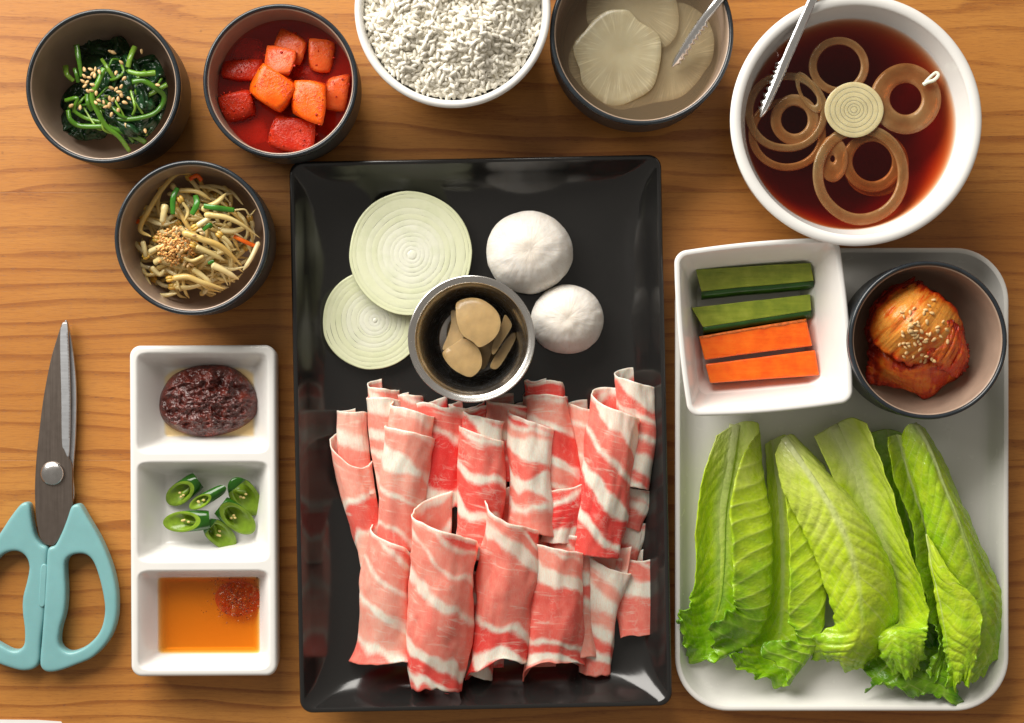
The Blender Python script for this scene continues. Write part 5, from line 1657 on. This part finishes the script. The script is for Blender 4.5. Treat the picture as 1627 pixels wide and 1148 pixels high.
# ------------------------------------------------------------------ bean sprouts
def sprouts():
    ox, oy, s_ = 195, 265, 5.104
    t = thing('bean_sprout_salad', tuple(W(np.array([310, 378, 14]))), 'tangle of pale bean sprouts with toasted crumbs and scallion in a dark bowl', 'bean sprouts')
    r_ = np.random.default_rng(41)

    def sprout(P, r0, r1, head, flat=.85):
        Q_ = cr(np.array(P, float), 34)
        s = np.linspace(0, 1, 34)
        rad = (r0 + (r1 - r0) * s) * (1 + .10 * n1(s * 5, int(P[0][0] * 3) % 97)) * np.clip(s * 14 + .35, 0, 1)
        rad = rad * np.where(s > .75, 1 - .75 * ((s - .75) / .25) ** 1.4, 1)
        Vt, Ft = tube_vf(Q_, rad, 9, flat)
        o = mesh('sprout', W(Vt), Ft, M['sprout'], t)
        if head:
            d = Q_[0] - Q_[2]
            d /= np.linalg.norm(d)
            V, F = lathe_vf([(0.001, -1), (.6, -.7), (.85, 0), (.6, .7), (0.001, 1)], 10)
            parts = []
            for q in (-1, 1):
                w = np.column_stack([V[:, 2] * 6.5, V[:, 0] * 4.2 + q * 2.0, V[:, 1] * 3.6])
                yaw = math.atan2(d[1], d[0])
                parts.append((np.column_stack([w[:, 0] * math.cos(yaw) - w[:, 1] * math.sin(yaw), w[:, 0] * math.sin(yaw) + w[:, 1] * math.cos(yaw), w[:, 2]]) + Q_[0] + d * 4, F))
            Vh, Fh = join(parts)
            mesh('bean', W(Vh), Fh, M['bean'], o)

    # the tangle underneath
    for k in range(150):
        a, d = r_.uniform(0, 6.28), 88 * math.sqrt(r_.uniform(0, 1))
        cx, cy = 312 + d * math.cos(a), 380 + d * math.sin(a)
        top = 98 - 34 * (d / 86) ** 2 - r_.uniform(0, 26)
        yaw = r_.normal(.45, .8)
        L_ = r_.uniform(22, 42)
        bend = r_.uniform(-14, 14)
        pts = []
        for q in (-1, -.4, .3, 1):
            x, y = q * L_, bend * (1 - q * q)
            px, py = cx + x * math.cos(yaw) - y * math.sin(yaw), cy + x * math.sin(yaw) + y * math.cos(yaw)
            dd = math.hypot(px - 308, py - 379)
            if dd > 95:
                px, py = 308 + (px - 308) * 95 / dd, 379 + (py - 379) * 95 / dd
            pts.append((px, py, max(30, top - 5 * q * q + r_.uniform(-4, 4))))
        sprout(pts, r_.uniform(3.2, 5.0), r_.uniform(1.6, 3.0), r_.uniform() < .45)
    main = [([(560, 50, 76), (440, 55, 84), (335, 160, 92), (240, 300, 96), (140, 500, 88), (230, 565, 100)], 3.4, 5.2, 0), ([(660, 385, 114), (820, 405, 112), (960, 465, 104), (1112, 575, 88)], 6.4, 2.0, 0),
            ([(480, 530, 116), (640, 585, 116), (800, 650, 108), (965, 800, 92)], 6.6, 4.0, 0), ([(720, 790, 100), (820, 840, 98), (940, 910, 88)], 6.4, 4.0, 0), ([(345, 300, 108), (330, 390, 110), (322, 470, 104)], 6.4, 5.4, 0),
            ([(640, 350, 112), (760, 290, 110), (838, 215, 104)], 6.2, 3.6, 0), ([(400, 905, 98), (520, 890, 100), (640, 935, 96), (830, 990, 82)], 5.6, 4.0, 1), ([(1105, 605, 84), (1040, 740, 86), (975, 840, 82)], 4.2, 3.4, 0),
            ([(165, 830, 66), (250, 1010, 62), (330, 1040, 64), (440, 1025, 68)], 2.2, 4.6, 0), ([(450, 190, 92), (600, 200, 96), (720, 270, 92)], 4.6, 3.4, 0), ([(790, 515, 98), (900, 520, 96), (1010, 485, 88)], 5.6, 4.2, 0),
            ([(160, 600, 90), (180, 680, 90), (190, 750, 84)], 5, 4, 0), ([(660, 720, 108), (560, 760, 108), (470, 720, 110)], 3.4, 3, 0), ([(900, 350, 96), (990, 345, 94), (1030, 390, 88), (1080, 340, 82)], 1.8, 1.4, 0),
            ([(560, 820, 96), (680, 910, 92), (720, 960, 86)], 5, 3.6, 0), ([(250, 780, 94), (330, 740, 100), (430, 760, 102)], 5, 4, 0), ([(590, 640, 112), (700, 690, 108), (830, 760, 98)], 5.4, 4, 1), ([(800, 560, 108), (850, 600, 104), (900, 660, 98)], 4, 3, 1),
            ([(480, 280, 110), (530, 360, 106), (500, 440, 106)], 3.2, 2.6, 1), ([(210, 690, 98), (320, 640, 106), (430, 600, 110)], 5, 4, 0), ([(230, 810, 86), (300, 870, 84), (340, 830, 88)], 4.4, 4, 0), ([(600, 480, 112), (690, 420, 112), (720, 380, 110)], 5, 4, 1)]
    for P, r0, r1, hd in main:
        sprout([(ox + x / s_, oy + y / s_, z) for x, y, z in P], r0 * .95, r1 * .92, hd)
    for P, w in [([(405, 385, 106), (410, 250, 112), (445, 170, 106)], 4.5), ([(655, 315, 118), (760, 332, 118), (905, 350, 108)], 4.6), ([(560, 385, 108), (600, 300, 110), (590, 230, 104)], 5), ([(650, 510, 110), (700, 470, 112), (720, 490, 108)], 4), ([(690, 780, 102), (740, 760, 102)], 3)]:
        Q_ = cr(np.array([(ox + x / s_, oy + y / s_, z) for x, y, z in P]), 22)
        Vt, Ft = tube_vf(Q_, w * (.75 + .25 * np.sin(np.linspace(.2, 2.9, 22))), 10, .35)
        mesh('scallion', W(Vt), Ft, M['scallion'], t)
    for P in [[(900, 560, 90), (980, 600, 90), (1070, 640, 82)], [(70, 440, 66), (110, 445, 70), (150, 435, 74)], [(540, 100, 80), (600, 70, 80), (640, 110, 78)]]:
        Q_ = cr(np.array([(ox + x / s_, oy + y / s_, z) for x, y, z in P]), 18)
        Vt, Ft = tube_vf(Q_, 3.4, 8, .5)
        mesh('carrot_shred', W(Vt), Ft, M['carrot'], t)
    # toasted crumbs heaped on the tangle
    V0, F0 = lathe_vf([(0.001, -1), (.8, -.4), (.7, .4), (0.001, 1)], 5)
    F0 = orient(V0, F0)
    parts = []
    for k in range(300):
        x, y = r_.normal(425, 100), r_.normal(640, 85)
        d = math.hypot((x - 420) / 85, (y - 640) / 75)
        if d > 2.2:
            continue
        rx = r_.uniform(1.8, 4.2)
        v = V0 * (rx, rx * .8, rx * r_.uniform(.6, 1.3)) + r_.normal(0, .25, V0.shape)
        parts.append((v + (ox + x / s_, oy + y / s_, 117 - 4.2 * d * d + r_.uniform(-3, 3)), F0))
    V, F = join(parts)
    o = mesh('toasted_crumbs', W(V), F, M['toast'], t, fix=False, smooth=False)
    o['kind'] = 'stuff'
    seeds(t, [(ox + x / s_, oy + y / s_, z) for x, y, z in [(530, 800, 104), (500, 790, 104), (580, 555, 124), (640, 540, 122), (440, 500, 122), (555, 790, 104), (390, 620, 124), (450, 650, 124), (480, 680, 122), (420, 490, 120)]], 12, .95)


sprouts()
# ------------------------------------------------------------------ sauce dish contents
def paste():
    a = np.linspace(0, 2 * math.pi, 170, endpoint=False)
    rows = []
    for q in np.concatenate([[1.0], np.linspace(1.01, .02, 46)]):
        first = len(rows) == 0
        x = 331 + 79 * q * np.cos(a) * (1 + .04 * np.sin(3 * a) + .05 * n1(np.cos(a) * 3 + 5, 3))
        y = 636 + 58 * q * np.sin(a) * (1 + .04 * np.cos(2 * a + 1))
        z = 12 + 30 * np.sqrt(max(1 - (q / 1.02) ** 2.6, 0)) + np.zeros_like(a)
        e = min(1, (1.02 - q) * 9)
        p = np.column_stack([x * .040, y * .055, x * 0])
        rid = 1 - np.abs(fbm(p, 7, 3)) * 2
        z = z + e * (7.0 * rid * .6 + 5.0 * fbm(p * 1.2 + 9, 8, 3) + 2.4 * fbm(p * 5, 9, 3))
        if first:
            z = np.full_like(z, 11.2)
        rows.append(np.column_stack([x, y, z]))
    V, F = loft_rings(rows)
    tagit(mesh('chili_paste', W(V), F, M['paste']), 'lumpy dark red bean paste in the top well of the sauce dish', 'paste')


paste()


def pool(name, x0, x1, y0, y1, z, depth, mat, label, cat, r=12, blob=0.0):
    P = rrect((x1 - x0) / 2, (y1 - y0) / 2, r, 10, 8)
    n = len(P)
    if blob:
        a = np.arctan2(P[:, 1], P[:, 0])
        P = P * (1 + blob * np.column_stack([n1(np.cos(a) * 2 + 3, 5), n1(np.sin(a) * 2 + 3, 6)]))
    rings = []
    for k, zz in [(.90, z - depth), (1.0, z - .8), (1.01, z + .1), (.985, z - .1), (.5, z)]:
        rings.append(np.column_stack([(x0 + x1) / 2 + P[:, 0] * k, (y0 + y1) / 2 + P[:, 1] * k, np.full(n, zz)]))
    V, F = loft_rings(rings)
    o = mesh(name, W(V), F, mat)
    return tagit(o, label, cat)


pool('oil_pool', 251, 417, 584, 702, 13.6, 6.0, M['oil'], 'thin golden oil seeping from under the dark paste', 'oil', r=40, blob=.03)
pool('amber_sauce', 247, 424, 909, 1037, 25.0, 20.0, M['sauce'], 'amber sesame oil sauce filling the bottom well of the dish', 'sauce', r=12)


def saltpepper():
    r_ = np.random.default_rng(5)
    parts = []
    V0, F0 = lathe_vf([(0.001, -1), (.9, -.3), (.8, .5), (0.001, 1)], 6)
    F0 = orient(V0, F0)
    for k in range(420):
        x, y = r_.normal(376, 17), r_.normal(950, 15)
        if k > 330:
            x, y = r_.normal(385, 26), r_.normal(945, 24)
        if not (300 < x < 417 and 916 < y < 1026):
            continue
        d = math.hypot(x - 376, y - 952) / 24
        rx = r_.uniform(.6, 1.7)
        z = 24.4 + max(0, 3.2 * (1 - d)) + r_.uniform(-2.0, .6)
        parts.append((V0 * (rx, rx, rx * .7) + (x, y, z), F0))
    V, F = join(parts)
    g = G('pepper_in_oil')
    n = g.noise(g.obj(), 420, 2)
    g.p(col=g.ramp(n, [(.35, (.10, .018, .008)), (.5, (.30, .06, .02)), (.62, (.55, .25, .12))]), rough=.2)
    o = mesh('ground_pepper', W(V), F, g.m, fix=False)
    tagit(o, 'patch of ground pepper and salt floating in the amber sauce', 'pepper', kind='stuff')


saltpepper()


def clot():
    a = np.linspace(0, 2 * math.pi, 90, endpoint=False)
    rows = []
    for q in np.concatenate([[1.0], np.linspace(1, .02, 22)]):
        x = 377 + 36 * q * np.cos(a) * (1 + .12 * n1(np.cos(a) * 3 + 2, 4))
        y = 950 + 27 * q * np.sin(a) * (1 + .12 * n1(np.sin(a) * 3 + 2, 5))
        p = np.column_stack([x * .13, y * .13, x * 0])
        z = 24.4 + 2.6 * (1 - q ** 2) + min(1, (1 - q) * 4) * (2.2 * fbm(p, 3, 3))
        if not rows:
            z = np.full_like(z, 22.0)
        rows.append(np.column_stack([x, y, z]))
    V, F = loft_rings(rows)
    g = G('pepper_clot')
    n = g.noise(g.obj(), 260, 3)
    g.p(col=g.ramp(n, [(.35, (.44, .11, .02)), (.65, (.66, .27, .07))]), rough=.10, spec=.7, nor=g.bump(g.noise(g.obj(), 500, 3), .6, .001))
    t = g.n('ShaderNodeBsdfTransparent', {'Color': (.95, .55, .15)})
    mx = g.n('ShaderNodeMixShader', {0: g.mth('ADD', .25, g.mth('MULTIPLY', g.ss(n, .28, .5), .65)), 1: g.b.outputs[0], 2: t.outputs[0]})
    g.surface(mx.outputs[0])
    tagit(mesh('pepper_clot', W(V), F, g.m), 'glossy reddish clot of pepper floating in the amber sauce', 'pepper')


clot()


# ------------------------------------------------------------------ green chili slices
def chili_slice(cx, cy, z, ax_deg, r, length, shear, label, seed, back=0.0, squash=.8):
    """a short hollow length of chili lying on its side, cut on the slant so the opening looks up.
    (cx,cy): middle of the opening; ax_deg: plan direction (screen, y down) from opening to the far end"""
    a0 = math.radians(ax_deg)
    ax = np.array([math.cos(a0), math.sin(a0), 0])
    sd = np.array([-math.sin(a0), math.cos(a0), 0])
    up = np.array([0, 0, 1.0])
    t = thing('chili_slice', tuple(W(np.array([cx, cy, 13]))), label, 'chili slice', 'green chili slices in the middle well')
    N = 40
    th = np.linspace(0, 2 * math.pi, N, endpoint=False)
    wob = 1 + .06 * n1(np.cos(th) * 1.5 + 3, seed) + .06 * n1(np.sin(th) * 1.5 + 6, seed)

    def ringp(rad, s, endk):
        # s 0 = front cut, 1 = far end
        cz, sx = np.sin(th) * rad * wob * squash, np.cos(th) * rad * wob
        f0 = shear * np.sin(th) * rad
        f1 = length + back * np.sin(th) * rad
        x = f0 * (1 - s) + f1 * s
        return np.array([cx, cy, z]) + ax * x[:, None] + sd * sx[:, None] + up * cz[:, None]
    outer = [ringp(r * k, s, 0) for k, s in [(.985, -.0), (1.0, .03), (1.0, .3), (.98, .6), (.93, .85), (.86, 1.0)]]
    mesh('skin', W(np.vstack(outer)), grid_faces(6, N, False, True), M['pep_skin'], t)
    inner = [ringp(r * k, s, 0) for k, s in [(.985, 0.0), (.93, -.02), (.80, -.015), (.70, .02), (.66, .3), (.6, .8), (.5, .96), (.86, 1.0)]]
    mesh('flesh', W(np.vstack(inner)), grid_faces(8, N, False, True), M['pep_flesh'], t)
    # pale inner membrane and seeds
    r_ = np.random.default_rng(seed)
    n = 12
    s = np.linspace(0, 1, n)
    m = np.array([cx, cy, z]) + ax * (s[:, None] * length * .75 + .1 * shear * r) + sd * (r * .22 * np.sin(s * 3 + seed))[:, None] + up * (-r * .28)
    Vt, Ft = tube_vf(m, r * .26 * (1 - .5 * s), 8, .8)
    mesh('membrane', W(Vt), Ft, M['pep_flesh'], t)
    for q in range(3):
        p = np.array([cx, cy, z]) + ax * (length * r_.uniform(-.1, .25)) + sd * (r * r_.uniform(-.35, .35)) + up * (-r * .06)
        V, F = lathe_vf([(0.001, -.35), (.8, -.2), (1, 0), (.8, .2), (0.001, .35)], 10)
        mesh('seed', W(V * (2.6, 2.0, 1.6) + p), F, M['pep_seed'], t)


CZ = lambda x, y: (240 + x / 7.17, 730 + y / 7.17)
chili_slice(*CZ(330, 385), 30, -36, 17, 36, 1.5, 'chili slice at the upper left with its dark skin end up right', 1)
chili_slice(*CZ(1070, 420), 32, -128, 21, 20, 1.7, 'widest chili slice at the upper right of the green pile', 2)
chili_slice(*CZ(560, 480), 46, -30, 10, 34, 2.0, 'thin pointed chili slice lying across the pile', 3, back=1.5)
chili_slice(*CZ(985, 670), 36, -142, 19, 34, 1.8, 'chili slice at the right front with a long dark skin', 4)
chili_slice(*CZ(780, 850), 29, -140, 18, 18, 1.8, 'lowest chili slice at the front of the well', 5)
chili_slice(*CZ(350, 705), 38, -4, 16, 44, 1.9, 'long chili slice at the left front with a glossy green end', 6)


# ------------------------------------------------------------------ kitchen scissors
def extrude_outline(outer, z, half, bev, mat, name, parent, hole=None, res=4, n=140, smooth_curve=True):
    """plan outline(s) -> rounded solid of thickness 2*half centred at z"""
    cu = bpy.data.curves.new(name, 'CURVE')
    cu.dimensions = '2D'
    cu.fill_mode = 'BOTH'
    cu.extrude, cu.bevel_depth, cu.bevel_resolution = max((half - bev), 0) * S, bev * S, res
    org = np.array(parent['_o']) if '_o' in parent else np.array(parent.location)
    for lp in [outer] + ([hole] if hole is not None else []):
        P = cr(np.array(lp, float), n, True) if smooth_curve else np.array(lp, float)
        w = W(np.column_stack([P, np.full(len(P), z)])) - org
        # keep the drawn outline: the bevel grows outwards, so shrink by it
        e = np.roll(w, -1, 0) - np.roll(w, 1, 0)
        nn = np.column_stack([e[:, 1], -e[:, 0]])
        nn /= np.linalg.norm(nn, axis=1)[:, None] + 1e-12
        area_ = np.sum(w[:, 0] * np.roll(w[:, 1], -1) - np.roll(w[:, 0], -1) * w[:, 1])
        sg = 1 if area_ > 0 else -1
        if lp is hole:
            sg = -sg
        xy = w[:, :2] - nn * sg * bev * S
        sp = cu.splines.new('POLY')
        sp.points.add(len(xy) - 1)
        sp.points.foreach_set('co', np.column_stack([xy, np.zeros(len(xy)), np.ones(len(xy))]).ravel())
        sp.use_cyclic_u = True
    tmp = bpy.data.objects.new(name, cu)
    link(tmp)
    dg = bpy.context.evaluated_depsgraph_get()
    me = bpy.data.meshes.new_from_object(tmp.evaluated_get(dg))
    bpy.data.objects.remove(tmp)
    bpy.data.curves.remove(cu)
    me.name = name
    me.materials.clear()
    me.materials.append(mat)
    me.polygons.foreach_set('use_smooth', [True] * len(me.polygons))
    me.set_sharp_from_angle(angle=math.radians(40))
    o = bpy.data.objects.new(name, me)
    link(o)
    o.parent = parent
    o.location = (0, 0, z * S - org[2])
    o['_o'] = [float(org[0]), float(org[1]), float(z * S)]
    return o


sci = thing('kitchen_scissors', tuple(W(np.array([83, 760, 0]))), 'closed kitchen scissors with steel blades and teal plastic handles on the table', 'scissors')
SB = lambda pts: zg(pts, 0, 500, 3.827)
SH = lambda pts: zg(pts, 0, 780, 3.827)
# under blade, its back edge shows at the right
extrude_outline(SB([(395, 50), (412, 48), (440, 180), (462, 380), (466, 560), (460, 760), (446, 960), (445, 1140), (330, 1330), (270, 1280), (300, 960), (360, 600), (385, 250)]), 13, 2.6, .9, M['bevelsteel'], 'under_blade', sci)
# upper blade
ub = extrude_outline(SB([(385, 46), (405, 46), (414, 58), (425, 250), (432, 500), (428, 740), (420, 860), (440, 920), (442, 1080), (443, 1150), (420, 1230), (355, 1370), (310, 1400), (255, 1370), (225, 1250), (215, 1080), (222, 900), (240, 720), (268, 500), (310, 280), (350, 140), (372, 72)]), 19, 2.6, .7, M['blade'], 'upper_blade', sci)
extrude_outline(SB([(384, 50), (404, 49), (413, 62), (423, 250), (430, 500), (427, 740), (418, 862), (392, 820), (378, 770), (374, 500), (368, 250), (368, 110), (376, 70)]), 20.4, 2.0, .8, M['bevelsteel'], 'ground_edge', ub)
# fine serration along the cutting edge
parts = []
V0 = np.array([(-1, -.5, 0), (1, -.5, 0), (1, .5, 0), (-1, .5, 0), (-1, -.5, .7), (1, -.5, .7), (1, .5, .7), (-1, .5, .7)], float)
F0 = [(0, 1, 2, 3), (4, 5, 6, 7), (0, 1, 5, 4), (1, 2, 6, 5), (2, 3, 7, 6), (3, 0, 4, 7)]
for q in np.linspace(110, 745, 72):
    x = np.interp(q, [58, 250, 500, 740], [409, 419, 426, 424])
    px, py = SB([(x, q)])[0]
    parts.append((V0 * (1.3, .8, 1) + (px - .6, py, 22.2), F0))
V, F = join(parts)
so = mesh('serration', W(V), F, M['blade'], ub, smooth=False)
# pivot
piv = SB([(317, 965)])[0]
V, F = lathe_vf([(19, 0), (19.2, 2), (18.4, 4.2), (16, 6.4), (11, 7.8), (5, 8.4), (0.001, 8.6)], 48)
mesh('pivot_screw', W(np.column_stack([piv[0] + V[:, 0], piv[1] + V[:, 1], 21.3 + V[:, 2]])), F, m_steel('pivot_steel', (.62, .61, .6), .26, (200, 200, 200)), sci)
# handles
hR = SH([(470, 75), (500, 84), (545, 160), (610, 270), (660, 380), (700, 500), (722, 640), (715, 780), (670, 900), (580, 1000), (470, 1050), (370, 1085), (300, 1092), (262, 1065), (255, 1020), (265, 900), (280, 700), (292, 500), (302, 350), (345, 325), (385, 250), (420, 160), (442, 95)])
holeR = SH([(470, 378), (530, 380), (575, 420), (610, 510), (640, 640), (646, 740), (615, 850), (540, 930), (450, 970), (395, 955), (370, 910), (378, 830), (405, 730), (414, 620), (410, 520), (408, 440), (425, 400)])
hL = SH([(142, 72), (166, 62), (188, 74), (197, 104), (203, 170), (225, 270), (260, 318), (300, 345), (296, 450), (285, 700), (260, 900), (252, 1020), (225, 1068), (160, 1085), (90, 1072), (0, 1040), (-110, 980), (-180, 860), (-200, 700), (-170, 540), (-110, 400), (0, 265), (70, 160), (118, 96)])
holeL = SH([(90, 360), (140, 370), (175, 405), (188, 460), (175, 540), (150, 640), (148, 730), (160, 830), (158, 920), (130, 955), (90, 962), (40, 940), (-50, 880), (-110, 780), (-120, 660), (-80, 520), (-20, 430), (30, 380)])
hr = extrude_outline(hR, 18, 12.5, 4.0, M['teal'], 'handle', sci, holeR, res=3, n=220)
hl = extrude_outline(hL, 16, 11.5, 4.0, M['teal'], 'handle', sci, holeL, res=3, n=220)
for h_ in (hr, hl):
    m_ = h_.modifiers.new('remesh', 'REMESH')
    m_.mode, m_.voxel_size, m_.use_smooth_shade = 'VOXEL', 1.5 * S, True
    m_ = h_.modifiers.new('smooth', 'SMOOTH')
    m_.factor, m_.iterations = .5, 26
extrude_outline(SH([(262, 450), (296, 452), (292, 560), (284, 686), (248, 684), (252, 560)]), 19, 10, 2, M['teal'], 'stop_tab', hl, n=60)

for o in bpy.data.objects:
    if '_o' in o:
        del o['_o']
